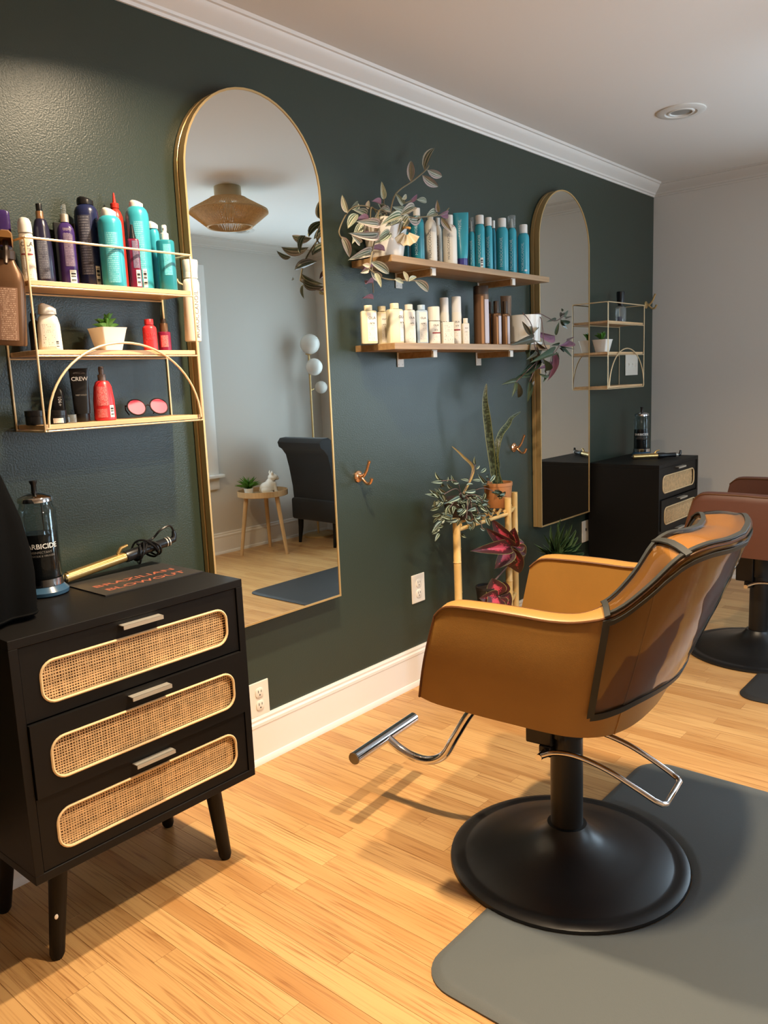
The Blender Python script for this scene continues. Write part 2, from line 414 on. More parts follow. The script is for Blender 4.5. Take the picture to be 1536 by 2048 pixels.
struct(wr.build('wall_right', GREYW, smooth=False))
# windows: casing, sill, sash bars, four panes
def window(name, label, loc, rz, hw, hh):
    wn = struct(thing(name, label, 'window', loc, rz))
    for a, b, c_, d in ((-hw-.11, -hw, -hh-.02, hh+.11), (hw, hw+.11, -hh-.02, hh+.11), (-hw, hw, hh, hh+.11)): MB().box(a, b, .0005, .022, c_, d, .004).build('window_casing', WHITE_TRIM, wn)
    MB().box(-hw-.14, hw+.14, .0005, .055, -hh-.045, -hh-.02, .005).build('window_sill', WHITE_TRIM, wn)
    MB().box(-hw-.11, hw+.11, .0005, .018, -hh-.13, -hh-.045, .003).build('window_apron', WHITE_TRIM, wn)
    for a, b, c_, d in ((-hw, -hw+.05, -hh, hh), (hw-.05, hw, -hh, hh), (-hw+.05, hw-.05, -hh, -hh+.06), (-hw+.05, hw-.05, hh-.05, hh), (-hw+.05, hw-.05, -.03, .03), (-.012, .012, -hh+.06, -.03), (-.012, .012, .03, hh-.05)):
        MB().box(a, b, -.06, -.025, c_, d).build('window_sash', WHITE_TRIM, wn, smooth=False)
    for a, b in ((-hw+.05, -.012), (.012, hw-.05)):
        for c_, d in ((-hh+.06, -.03), (.03, hh-.05)):
            MB().box(a, b, -.045, -.041, c_, d).build('window_pane', GLASSP, wn, smooth=False)
window('window_1', 'white framed window behind the woven lamp, its casing seen in the near mirror', ((WIN[0]+WIN[1])/2, YR, (WIN[2]+WIN[3])/2), 0, (WIN[1]-WIN[0])/2, (WIN[3]-WIN[2])/2)
window('window_2', 'white framed window in the far end wall beside the black armchair', (XF, (WIN2[0]+WIN2[1])/2, (WIN2[2]+WIN2[3])/2), R(90), (WIN2[1]-WIN2[0])/2, (WIN2[3]-WIN2[2])/2)
# crown moulding and baseboards swept along the walls
CROWN = [(0, -.064), (.006, -.064), (.009, -.056), (.016, -.053), (.019, -.046), (.03, -.038), (.047, -.026), (.056, -.016), (.060, -.009), (.068, -.008), (.074, 0), (0, 0)]
BASE = [(0, 0), (.017, 0), (.0165, .012), (.013, .019), (.010, .021), (.010, .125), (.012, .128), (.012, .138), (.008, .144), (.009, .152), (.006, .160), (0, .160)]
def along(name, prof, wall, a, b, z, m, mitre=True):
    """profile (distance from wall, height) swept along a wall from a to b"""
    mb = MB(); rows = []
    for s, sg in ((a, 1), (b, -1)):
        row = []
        for d, h in prof:
            q = s + (sg*d if mitre else 0)
            row.append({'L': (q, -d-.0002, z+h), 'F': (XF-d-.0002, q, z+h), 'R': (q, YR+d+.0002, z+h), 'B': (XB+d+.0002, q, z+h)}[wall])
        rows.append(row)
    mb.grid(rows, True, True, True); return struct(mb.build(name, m, angle=25))
along('trim_1', CROWN, 'L', XB, XF, CEIL-.0005, WHITE_TRIM); along('trim_2', CROWN, 'F', YR, 0, CEIL-.0005, GREYW)
along('trim_3', CROWN, 'R', XB, XF, CEIL-.0005, GREYW); along('trim_4', CROWN, 'B', YR, 0, CEIL-.0005, GREYW)
along('baseboard_left', BASE, 'L', XB, XF, .0, WHITE_TRIM); along('baseboard_far', BASE, 'F', YR, 0, .0, WHITE_TRIM)
along('baseboard_right', BASE, 'R', XB, XF, .0, WHITE_TRIM); along('baseboard_back', BASE, 'B', YR, 0, .0, WHITE_TRIM)

# oak strips: those in view are parts of the floor, the rest one joined part
SW, GAP = .059, .0003
strips = []
nx = int((XF-XB)/SW)
for i in range(nx+1):
    xx = XB + i*SW; y = YR - rnd.random()*.5
    while y < 0:
        L = rnd.choice((.46, .58, .70, .84)); strips.append((xx, max(y, YR), min(y+L, 0), L)); y += L
def plank_mesh(w, l):
    mb = MB(); b = .0003
    mb.add([(0,0,-.0012),(w,0,-.0012),(w,l,-.0012),(0,l,-.0012),(b,b,0),(w-b,b,0),(w-b,l-b,0),(b,l-b,0)], [(4,5,6,7),(0,1,5,4),(1,2,6,5),(2,3,7,6),(3,0,4,7)])
    return mb
def seen(s):
    P = Vector((s[0]+SW/2, (s[1]+s[2])/2, 0)); u, v, z = proj(P)
    return z if (z > .3 and -120 < u < 1650 and 1000 < v < 2170) else 99+(P-CAM).length
strips.sort(key=seen)
pm = {}
rest = MB()
for k, (xx, ya, yb, L) in enumerate(strips):
    ww = min(SW, XF-xx)-GAP; l = yb-ya-GAP
    if ww < .005 or l < .01: continue
    if k < 290:
        key = (round(ww, 4), round(l, 3))
        if key not in pm: pm[key] = plank_mesh(ww, l).mesh('plank', False); pm[key].materials.append(OAK)
        put('plank', pm[key], OAK, floor, (xx+GAP/2, ya+GAP/2, 0))
    else:
        q = plank_mesh(ww, l); rest.add([(a+xx+GAP/2, b+ya+GAP/2, c_) for a, b, c_ in q.v], q.f)
ro = rest.build('plank_field', OAK, floor, smooth=False); ro['kind'] = 'stuff'

# ------------------------------------------------------------------ ceiling lamps
LENSON = mat('lit_lens', (255, 240, 215), .4, emit=WARM, estr=12.0)
LENSOFF = mat('unlit_lens', (150, 150, 146), .3)
WHITEF = mat('fixture_white', (222, 220, 214), .45)
def downlight(label, x, y, power=0.0, r=.098):
    t = thing('recessed_light', label, 'ceiling light', (x, y, CEIL))
    MB().lathe([(r, 0), (r, -.004), (r*.9, -.008), (r*.66, -.0085), (r*.62, -.004), (r*.56, -.0035), (r*.52, -.0085), (r*.46, -.0085), (r*.44, -.003), (r*.3, -.001), (r*.3, 0)], 40).build('trim_ring', WHITEF, t)
    MB().lathe([(0, -.0012), (r*.43, -.0012), (r*.43, -.0035), (0, -.0055)], 28).build('lens', LENSON if power else LENSOFF, t)
    if power:
        ld = bpy.data.lights.new('recessed_lamp', 'AREA'); ld.shape = 'DISK'; ld.size = .085; ld.energy = power; ld.color = WARM; ld.spread = R(145)
        lo = bpy.data.objects.new('recessed_lamp', ld); C.objects.link(lo); lo.parent = t; lo.location = (0, 0, -.012)
for i, ((x, y, z), p) in enumerate(LAMPS):
    downlight(('glowing recessed ceiling light nearest the green wall', 'glowing recessed ceiling light over the tan chair')[i], x, y, p)
v = onZ(1362, 225, CEIL-.006); downlight('unlit white recessed light in the ceiling above the far tall mirror', v.x, v.y)
downlight('unlit recessed light beyond the woven shade, seen in the near tall mirror', 3.72, -2.55)
t = thing('woven_ceiling_lamp', 'jute string ceiling lamp with a diamond shaped shade, seen in the near mirror', 'lamp', (2.90, -1.66, CEIL))
JUTE = mat('jute_string', (226, 190, 140), .8, var=.15, vscale=90); JUTED = mat('jute_ring', (216, 180, 130), .7)
MB().lathe([(.072, 0), (.072, -.052), (.066, -.056), (0, -.056)], 32).build('canopy', mat('cream_metal', (206, 192, 158), .45), t)
st = MB(); ns = 150
for k in range(ns):
    a = 2*math.pi*k/ns; ja = a+rnd.uniform(-.01, .01)
    st.tube([(.095*math.cos(ja), .095*math.sin(ja), -.062), (.205*math.cos(a), .205*math.sin(a), -.122), (.208*math.cos(a), .208*math.sin(a), -.135), (.118*math.cos(ja), .118*math.sin(ja), -.205)], .0028, 5, False)
so = st.build('string_shade', JUTE, t); so['kind'] = 'stuff'
def ring(r, z, w=.004, n=48): return [(r*math.cos(2*math.pi*i/n), r*math.sin(2*math.pi*i/n), z) for i in range(n+1)]
for r_, z_ in ((.095, -.062), (.206, -.128), (.118, -.205)): MB().tube(ring(r_, z_), .0045, 6, False).build('shade_ring', JUTED, t)
MB().lathe([(.014, -.056), (.014, -.09), (.03, -.11), (.036, -.135), (.028, -.16), (0, -.172)], 18).build('bulb', mat('bulb_glass', (228, 226, 220), .2), t)
for a in (0, 2.1, 4.2): MB().tube([(.06*math.cos(a), .06*math.sin(a), -.05), (.095*math.cos(a), .095*math.sin(a), -.062)], .002, 5).build('shade_arm', JUTED, t)

# ------------------------------------------------------------------ dressers
def rrect(x0, x1, z0, z1, r, n=7):
    out = []
    for cx, cz, a0 in ((x1-r, z1-r, 0), (x0+r, z1-r, 90), (x0+r, z0+r, 180), (x1-r, z0+r, 270)):
        for i in range(n):
            a = R(a0+90*i/(n-1)); out.append((cx+r*math.cos(a), cz+r*math.sin(a)))
    return out
def dresser(label, x0, W, yf, D, H, zb):
    t = thing('rattan_dresser', label, 'dresser', (x0, yf, 0))      # local: x 0..W, y 0..D (front at 0)
    th = .019; g = .0006
    b = MB(); b.box(0, W, 0, D, H-th, H, .0012); b.box(0, W, 0, D, zb, zb+th, .0012); b.box(0, th, 0, D, zb+th, H-th, .0008); b.box(W-th, W, 0, D, zb+th, H-th, .0008)
    b.build('carcass', BLACKW, t, smooth=False)
    MB().box(th+g, W-th-g, D-.006, D-.001, zb+th+g, H-th-g).build('back_panel', BLACKW2, t, smooth=False)
    dh = (H-zb-2*th)/3
    for k in range(3):
        out = (.004, -.006, .003)[k]
        z1 = H-th-k*dh-.0018; z0 = z1-dh+.0036; xa, xb = th+.002, W-th-.002
        # front with a rounded opening for the cane
        cx0, cx1 = xa+.036, xb-.030; cz1 = z1-dh*.245; cz0 = z0+dh*.16; rad = .032
        o = [(xa, z0), (xb, z0), (xb, z1), (xa, z1)]; inn = rrect(cx0, cx1, cz0, cz1, rad)
        d = MB(); n = len(inn)
        for yy, fl in ((out, 0), (out+.018, 1)):
            d.v += [(p, yy, q) for p, q in inn] + [(p, yy, q) for p, q in ((xb, z1), (xa, z1), (xa, z0), (xb, z0))]
        m_ = n+4; q_ = n//4
        for side in range(2):
            base = side*m_
            for c_ in range(4):
                for i in range(q_-1): d.f.append((base+c_*q_+i, base+c_*q_+i+1, base+n+c_))
                d.f.append((base+c_*q_+q_-1, base+((c_+1)*q_) % n, base+n+(c_+1) % 4, base+n+c_))
        for i in range(n): d.f.append((i, (i+1) % n, m_+(i+1) % n, m_+i))
        for c_ in range(4): d.f.append((n+c_, n+(c_+1) % 4, m_+n+(c_+1) % 4, m_+n+c_))
        dr = d.build('drawer', BLACKW, t, smooth=False)
        MB().prism([(p, q) for p, q in rrect(cx0, cx1, cz0, cz1, rad)], out+.012, out+.0135, 'y').build('cane_backing', CANEB, dr, smooth=False)
        wv = MB(); sp = .0061; cnt = 0
        def chord(x=None, z=None):
            if x is not None:
                e = max(0, rad-(x-cx0), rad-(cx1-x)); h = rad-math.sqrt(max(0, rad*rad-e*e)) if e > 0 else 0
                return cz0+h, cz1-h
            e = max(0, rad-(z-cz0), rad-(cz1-z)); h = rad-math.sqrt(max(0, rad*rad-e*e)) if e > 0 else 0
            return cx0+h, cx1-h
        x = cx0+.004
        while x < cx1-.003:
            a, b_ = chord(x=x); wd = rnd.uniform(.0011, .0018); dy = rnd.uniform(0, .0006)
            wv.box(x-wd, x+wd, out+.0085+dy, out+.0098+dy, a, b_); x += sp*rnd.choice((.9, 1, 1, 1.1))
        z = cz0+.004
        while z < cz1-.003:
            a, b_ = chord(z=z); wd = rnd.uniform(.0010, .0017); dy = rnd.uniform(0, .0006)
            wv.box(a, b_, out+.0078+dy, out+.0092+dy, z-wd, z+wd); z += sp*rnd.choice((.9, 1, 1, 1.1))
        w_ = wv.build('cane_weave', CANE, dr, smooth=False); w_['kind'] = 'stuff'
        MB().tube([(p, out-.0004, q) for p, q in rrect(cx0+.002, cx1-.002, cz0+.002, cz1-.002, rad-.002)+[(cx1-.002, cz1-rad)]], .0032, 6, False).build('cane_bead', BEAD, dr)
        hx = W*.5; hl = .05
        h = MB(); h.box(hx-hl, hx+hl, out-.020, out-.0003, z1-.0105, z1-.0085); h.box(hx-hl, hx+hl, out-.021, out-.0185, z1-.017, z1-.0085)
        h.build('handle', NICKEL, dr, smooth=False)
    for sx in (0, 1):
        for sy in (0, 1):
            tx = .085 if sx == 0 else W-.085; ty = .075 if sy == 0 else D-.075
            bx = tx+(-.028 if sx == 0 else .028); by = ty+(.0 if sy == 0 else .02)
            l = MB().tube([(tx, ty, zb-.0005), (tx+(bx-tx)*.93, ty+(by-ty)*.93, .012), (bx, by, .0)], [.021, .0165, .012], 14).build('leg', BLACKW, t)
            if (sx, sy) == (0, 0):
                MB().sphere((bx-.002+.004, by-.0165, .105), .0045, .0015, .006, 10, 6).build('paint_fleck', PLATE, l)
    return t
DX, DW, DY, DH = .645, .581, -.415, .752
dresser('black dresser with three cane drawers standing beneath the crowded wire shelf', DX, DW, DY, .388, DH, .233)
FX, FY = 3.895, -.405
dresser('black cane drawer dresser in the far corner beyond the second mirror', FX, .548, FY, .38, .752, .233)

# ------------------------------------------------------------------ arch mirrors
def arch(W, z0, z1, n=26, inset=0.0):
    r = W/2-inset; zc = z1-W/2; out = [(-r, z0+inset), (r, z0+inset)]
    for i in range(n+1):
        a = math.pi*i/n; out.append((r*math.cos(a), zc+r*math.sin(a)))
    return out
def mirror(label, xc, W, z0, z1, yf=-.05):
    t = thing('arch_mirror', label, 'mirror', (xc, 0, z0)); H = z1-z0
    o = arch(W, 0, H); i1 = arch(W, 0, H, inset=.006); n = len(o)
    fr = MB(); rows = [[(p, -.004, q) for p, q in o], [(p, -.020, q) for p, q in o], [(p*.985, -.0215, q) for p, q in o], [(p*.985, -.0265, q) for p, q in o], [(p, -.028, q) for p, q in o], [(p, yf, q) for p, q in o], [(p, yf, q) for p, q in i1], [(p, yf+.004, q) for p, q in i1]]
    fr.grid(rows, True); fr.build('frame', BRASS, t, smooth=True, angle=30)
    MB().prism(i1, yf+.0022, yf+.006, 'y').build('mirror_glass', MIRROR, t, smooth=False)
    MB().prism(arch(W, 0, H, inset=.003), -.006, -.003, 'y').build('backing_board', BLACKW2, t, smooth=False)
    for sx in (-.18, .18): MB().box(sx-.008, sx+.008, -.03, -.018, -.006, -.0003).build('mounting_clip', BRASS, t, smooth=False)
mirror('tall arched brass framed mirror hung beside the crowded wire shelf', 1.686, .532, .486, 2.081)
mirror('tall arched brass framed mirror hung at the end of the wooden shelves', 3.606, .505, .498, 2.078)

# ------------------------------------------------------------------ gold wire shelf units
def wire_unit(label, x0, W=.445, D=.145):
    t = thing('wire_shelf', label, 'shelf', (x0, 0, 1.137))
    r = .0028; zs = (0.0, .172, .327); top = .433
    for z in zs: MB().box(.004, W-.004, -D+.004, -.004, z+.0035, z+.0145, .001).build('shelf_board', BIRCH, t, smooth=False)
    for xx in (0, W):
        MB().tube([(xx, -.0035, top), (xx, -D+.008, top), (xx, -D+.002, top-.002), (xx, -D, top-.008), (xx, -D, .006), (xx, -D+.002, .001), (xx, -D+.008, 0), (xx, -.0035, 0), (xx, -.0035, top)], r, 8).build('side_wire', GOLDW, t)
    MB().tube([(0, -D, top), (W, -D, top)], r, 8).build('front_wire', GOLDW, t)
    for z in zs:
        MB().tube([(0, -D, z), (W, -D, z)], r*.8, 6).build('front_wire', GOLDW, t)
        MB().tube([(0, -.0035, z), (W, -.0035, z)], r*.8, 6).build('back_wire', GOLDW, t)
    a = [(W/2+(W/2-.008)*math.cos(math.pi*i/30), -D-.004, .008+(.196)*math.sin(math.pi*i/30)) for i in range(31)]
    MB().tube(a, r*1.05, 8).build('arch_wire', GOLDW, t)
    return t
UX = .903
wire_unit('gold wire wall shelf crowded with bottles beside the near tall mirror', UX)
wire_unit('gold wire wall shelf holding one bottle and a small pot in the far corner', 3.868)

# ------------------------------------------------------------------ long wooden shelves on folding brackets
def plank_shelf(label, x0, x1, ztop, brk):
    t = thing('wooden_shelf', label, 'shelf', (x0, 0, ztop)); L = x1-x0; th = .022; d = .183
    MB().box(0, L, -d, -.001, -th, 0, .0012).build('shelf_board', SHELFW, t, smooth=False)
    for bx in brk:
        b = MB(); b.box(bx-.019, bx+.019, -.004, -.0008, -th-.055, -th-.0004, .001); b.box(bx-.016, bx+.016, -.165, -.004, -th-.003, -th-.0004)
        br = b.build('bracket', mat('bracket_white', (222, 216, 204), .4), t, smooth=False)
        MB().box(bx-.011, bx+.011, -.158, -.005, -th-.026, -th-.0032, .001).build('bracket_arm', SHELFW, br, smooth=False)
        MB().box(bx-.0115, bx+.0115, -.168, -.1585, -th-.027, -th-.0032, .001).build('bracket_cap', mat('bracket_white'), br, smooth=False)
        for sx in (-.011, .011): MB().sphere((bx+sx, -.0042, -th-.046), .003, .0012, .003, 8, 5).build('screw', NICKEL, br)
    return t
SX0, SX1, ZU, ZL = 2.137, 3.205, 1.638, 1.349
plank_shelf('upper wooden shelf lined with teal bottles between the two tall mirrors', SX0, SX1, ZU, (.255, .80))
plank_shelf('lower wooden shelf lined with pale bottles between the two tall mirrors', SX0, SX1, ZL, (.248, .775))
# ------------------------------------------------------------------ salon chair
def smooth_lists(lists, n): return [cr(l, n) for l in lists]
TO = [(.288,.197,.690),(.291,.165,.715),(.292,.09,.719),(.292,0,.718),(.290,-.085,.715),(.287,-.15,.722),(.279,-.215,.744),(.262,-.275,.797),(.236,-.325,.853),(.19,-.362,.873),(.10,-.388,.870),(0,-.397,.866)]
TI = [(.236,.200,.690),(.236,.165,.715),(.236,.09,.719),(.235,0,.718),(.233,-.08,.716),(.229,-.135,.724),(.212,-.180,.750),(.190,-.222,.803),(.166,-.252,.859),(.132,-.276,.880),(.07,-.298,.878),(0,-.306,.875)]
BO = [(.282,.249,.486),(.286,.20,.478),(.288,.10,.474),(.288,0,.471),(.286,-.07,.469),(.277,-.12,.467),(.253,-.160,.465),(.218,-.186,.463),(.175,-.202,.461),(.12,-.212,.459),(.06,-.217,.458),(0,-.219,.457)]
BI = [(.236,.246,.486),(.236,.20,.480),(.236,.10,.48),(.235,0,.48),(.233,-.05,.48),(.222,-.09,.48),(.20,-.108,.48),(.168,-.118,.48),(.13,-.124,.48),(.085,-.128,.48),(.042,-.13,.48),(0,-.13,.48)]
NS = 45
def full(l):
    h = cr(l, NS); return [Vector((-p.x, p.y, p.z)) for p in h] + h[-2::-1]
fTO, fTI, fBO, fBI = full(TO), full(TI), full(BO), full(BI)
def shell_pt(j, t, off=0.0):
    """outer shell, j column 0..2NS-2, t 0 bottom .. 1 top"""
    a, b = fBO[j], fTO[j]; p = a.lerp(b, t)
    s = min(j, 2*NS-2-j)/(NS-1)
    # front edge swings forward towards the bottom, gentle outward belly
    n = Vector((p.x/.29*(1 if abs(p.y) < .3 else .5), min(0, p.y+.1)*3.2, 0))
    if s < .02: n = Vector((p.x, 0, 0))
    n = n.normalized() if n.length > 1e-6 else Vector((0, -1, 0))
    return p + n*(.010*math.sin(math.pi*t) + off)
def salon_chair(label, loc, rz, leather, group=None):
    t = thing('salon_chair', label, 'chair', loc, rz); J = 2*NS-1; TR = 9
    m = MB()
    outer = [[shell_pt(j, k/TR)[:] for j in range(J)] for k in range(TR+1)]
    rim = []
    for u, h in ((0, 0), (.12, .005), (.5, .008), (.88, .005), (1, 0)):
        rim.append([(fTO[j].lerp(fTI[j], u)+Vector((0, 0, h)))[:] for j in range(J)])
    inner = [[fTI[j].lerp(fBI[j], k/5)[:] for j in range(J)] for k in range(6)]
    m.grid(outer + rim[1:] + inner[1:])
    # close the two arm fronts
    for j in (0, J-1):
        o_ = [r[j] for r in outer]; i_ = [r[j] for r in inner][::-1]
        m.grid([o_, [shell_pt(j, k/TR).lerp(fTI[j].lerp(fBI[j], 1-k/TR), .5)[:2]+((fBO[j].lerp(fTO[j], k/TR)).z,) for k in range(TR+1)]])
        ins = [fBI[j].lerp(fTI[j], k/TR)[:] for k in range(TR+1)]
        m.grid([[Vector(shell_pt(j, k/TR)).lerp(fTI[j].lerp(fBI[j], 1-k/TR), .5)[:2]+((fBO[j].lerp(fTO[j], k/TR)).z,) for k in range(TR+1)], ins])
    m.build('shell', leather, t, angle=50)
    # underside pan
    row = [Vector(p) for p in fBO]
    m = MB(); c0 = Vector((0, 0, .448))
    m.grid([[p[:] for p in row], [(p.lerp(c0, .12)+Vector((0, 0, -.006)))[:] for p in row], [(p.lerp(c0, .5))[:2]+(.444,) for p in row], [(p.lerp(c0, .9))[:2]+(.443,) for p in row]])
    m.build('seat_pan', leather, t, angle=60)
    # seat cushion
    def sq(z, k, yoff=0): return [(x*k, y*k+.055+yoff, z) for x, y in rrect(-.228, .228, -.185, .205, .06, 6)]
    MB().grid([sq(.470, .96), sq(.476, 1), sq(.520, 1), sq(.540, .98), sq(.549, .9), sq(.552, .6), sq(.552, .1)], True, True, True).build('seat_cushion', leather, t, angle=60)
    # piping
    for l, nm in ((fTO, 1.0), (fTI, 1.0)):
        MB().tube([(p+Vector((0, 0, .001)))[:] for p in l], .0030, 6).build('piping', PIPEL, t)
    for j in (0, J-1): MB().tube([shell_pt(j, k/TR)[:] for k in range(TR+1)], .0034, 6).build('piping', PIPEL, t)
    for sg in (0, 1):
        j = NS-1-15 if sg == 0 else NS-1+15
        MB().tube([shell_pt(j, k/8*.98, .0006)[:] for k in range(9)], .0016, 5).build('seam', leather, t)
    # metal work
    MB().lathe([(0, .002), (.292, 0), (.297, .004), (.295, .011), (.286, .0155), (.272, .0165), (.262, .0145), (.256, .0165), (.24, .024), (.19, .033), (.14, .044), (.095, .058), (.068, .074), (.056, .088), (.052, .094), (.049, .099), (.041, .1), (0, .1)], 64).build('base', BLACKM, t, angle=35)
    MB().lathe([(.040, .099), (.040, .335), (.046, .337), (.046, .42), (.06, .445), (0, .446)], 32).build('post', BLACKM, t)
    MB().box(-.05, .05, .018, .088, .315, .43, .004).box(-.07, .07, -.06, .05, .425, .446, .003).build('bracket', BLACKM, t, smooth=False)
    lv = cr([(-.083, .035, .302), (-.085, -.005, .322), (-.086, -.06, .327), (-.086, -.13, .312), (-.084, -.19, .287), (-.08, -.24, .262)], 22)
    lw = cr([(.064, -.24, .262), (.066, -.19, .287), (.066, -.13, .312), (.066, -.06, .327), (.066, -.005, .322), (.064, .035, .302)], 22)
    cor = [(-.076, -.255, .2555), (-.066, -.262, .2525), (.05, -.262, .2525), (.06, -.255, .2555)]
    MB().tube([p[:] for p in lv]+cor+[p[:] for p in lw], .0068, 10).build('lever', CHROME, t)
    for sx in (-1, 1):
        MB().tube([(-.0085+sx*.0505, .035, .302), (-.0085+sx*.083, .035, .302)], .0085, 12).build('lever_pivot', CHROME, t)
    MB().box(-.052, .052, .02, .052, .288, .316, .003).build('pivot_block', BLACKM, t, smooth=False)
    fr = MB().tube([p[:] for p in cr([(0, .10, .443), (0, .18, .425), (0, .262, .345), (0, .315, .262), (0, .355, .195), (0, .40, .166), (0, .45, .162), (0, .50, .175), (0, .545, .199)], 40)], .0125, 12).build('footrest_stem', CHROME, t)
    MB().tube([(-.153, .553, .2), (.153, .553, .2)], .0175, 20).build('footrest_bar', CHROME, fr)
    MB().tube([(-.1535, .553, .2), (-.1555, .553, .2)], .0165, 20).build('footrest_cap', mat('dull_steel', (150, 140, 120), .4, 1.0), fr)
    return t
CH = (1.70, -1.05, 0.0); CRZ = R(6)
salon_chair('tan leather salon chair with a clear plastic back cover, on a round black base', CH, CRZ, LEATHER)
salon_chair('brown leather salon chair by the far dresser with a bare back', (3.56, -.985, 0), R(2), BROWNL)
# clear cover over the near chair's back
cv = thing('chair_back_cover', 'clear vinyl cover with dark binding slipped over the tan chair back', 'chair cover', CH, CRZ)
J0 = NS-1-21; J1 = NS-1+21; TB = .20
jj = range(J0, J1+1)
def wav(j, k): return .0022*math.sin(j*.9+k*2.1)*math.sin(k*1.7+j*.31)
pan = MB(); pan.grid([[shell_pt(j, TB+(1-TB)*k/14, .0065+wav(j, k))[:] for j in jj] for k in range(15)])
pan.build('back_sheet', COVER, cv, angle=80)
LIFT = Vector((0, 0, .0135))
top = MB(); top.grid([[(fTO[j].lerp(fTI[j], u)+Vector((0, 0, .0055+.009*math.sin(math.pi*u)))+(fTO[j]-fTI[j]).normalized()*.006*(1-2*u))[:] for j in jj] for u in (0, .2, .4, .6, .8, 1)])
top.build('top_sheet', COVER, cv, angle=80)
inn = MB(); inn.grid([[(fTI[j].lerp(fBI[j], k*.11)+(fTI[j]-fTO[j]).normalized()*.0065)[:] for j in jj] for k in range(6)])
inn.build('inner_sheet', COVER, cv, angle=80)
def ribbon(pts, wdir, wd, name='binding'):
    """flat folded tape 2.4 mm thick along pts; wdir gives the width direction and nrm the lift"""
    rows = []
    for p, wv_, nv in pts:
        a = wv_.normalized()*wd/2; b = nv.normalized()*.0016
        rows.append([(p-a-b)[:], (p+a-b)[:], (p+a+b)[:], (p-a+b)[:]])
    MB().grid(rows, True, True, True).build(name, BINDING, cv, angle=50)
def onorm(j): return (fTO[j]-fTI[j]).normalized()
ribbon([(shell_pt(j, .965, .009), shell_pt(j, 1)-shell_pt(j, .8), onorm(j)) for j in jj], None, .010)
ribbon([(fTO[j]+Vector((0, 0, .0095))-onorm(j)*.004, onorm(j), Vector((0, 0, 1))) for j in jj], None, .011)
ribbon([(fTI[j]+Vector((0, 0, .0095))-onorm(j)*.001, onorm(j), Vector((0, 0, 1))) for j in jj], None, .010)
ribbon([(shell_pt(j, TB, .009), shell_pt(j, .6)-shell_pt(j, .2), onorm(j)) for j in jj], None, .016)
for j, s in ((J0, 1), (J1, -1)):
    ribbon([(shell_pt(j, TB+(1-TB)*k/10, .0092), shell_pt(j+s, .5)-shell_pt(j, .5), onorm(j)) for k in range(11)], None, .015)
    ribbon([(fTO[j].lerp(fTI[j], u)+Vector((0, 0, .0085+.009*math.sin(math.pi*u)))+(fTO[j]-fTI[j]).normalized()*.010*(1-2*u), fTO[j+s]-fTO[j], Vector((0, 0, 1))) for u in (0, .25, .5, .75, 1)], None, .012)
for j in (NS-1-11, NS-1+11):
    ribbon([(fTO[j].lerp(fTI[j], u)+Vector((0, 0, .0088+.009*math.sin(math.pi*u)))+(fTO[j]-fTI[j]).normalized()*.008*(1-2*u), fTO[j+1]-fTO[j], Vector((0, 0, 1))) for u in (0, .25, .5, .75, 1)], None, .014)

# ------------------------------------------------------------------ floor mats with a bay for the chair base
def floor_mat(label, x0, x1, y0, y1, cx, cy, m, r=.07, R_=.2985):
    """rounded sheet; the edge y1 has a round bay centred on (cx,cy)"""
    th = .013; n = 8
    def outline(g):
        pts = []
        for px_, py_, a0 in ((x0+r, y0+r, 180), (x1-r, y0+r, 270)):
            pts += [(px_+(r-g)*math.cos(R(a0+90*i/n)), py_+(r-g)*math.sin(R(a0+90*i/n))) for i in range(n+1)]
        rr = R_+g; dy = y1-g-cy; ax = math.sqrt(max(rr*rr-dy*dy, 1e-4)); a1 = math.atan2(dy, ax); 
        pts += [(x1-r+(r-g)*math.cos(R(90*i/n)), y1-r+(r-g)*math.sin(R(90*i/n))) for i in range(n+1)]
        a = a1; b = -math.pi-a1
        pts += [(cx+rr*math.cos(a+(b-a)*i/28), cy+rr*math.sin(a+(b-a)*i/28)) for i in range(29)]
        pts += [(x0+r+(r-g)*math.cos(R(90+90*i/n)), y1-r+(r-g)*math.sin(R(90+90*i/n))) for i in range(n+1)]
        return pts
    lv = [(0, .001), (.0, .004), (.016, .0115), (.024, th)]
    bm_ = MB(); rows = [[(a, b, z) for a, b in outline(g)] for g, z in lv]
    bm_.grid(rows, True, True, True)
    return tag(bm_.build('floor_mat', m, angle=35), label, 'mat')
floor_mat('grey rubber anti-fatigue mat under the tan salon chair', 1.135, 2.325, -2.02, -1.0, 1.70, -1.05, MATM, .085)
floor_mat('black rubber anti-fatigue mat under the brown far chair', 2.985, 4.16, -1.84, -1.065, 3.56, -.985, MATD)

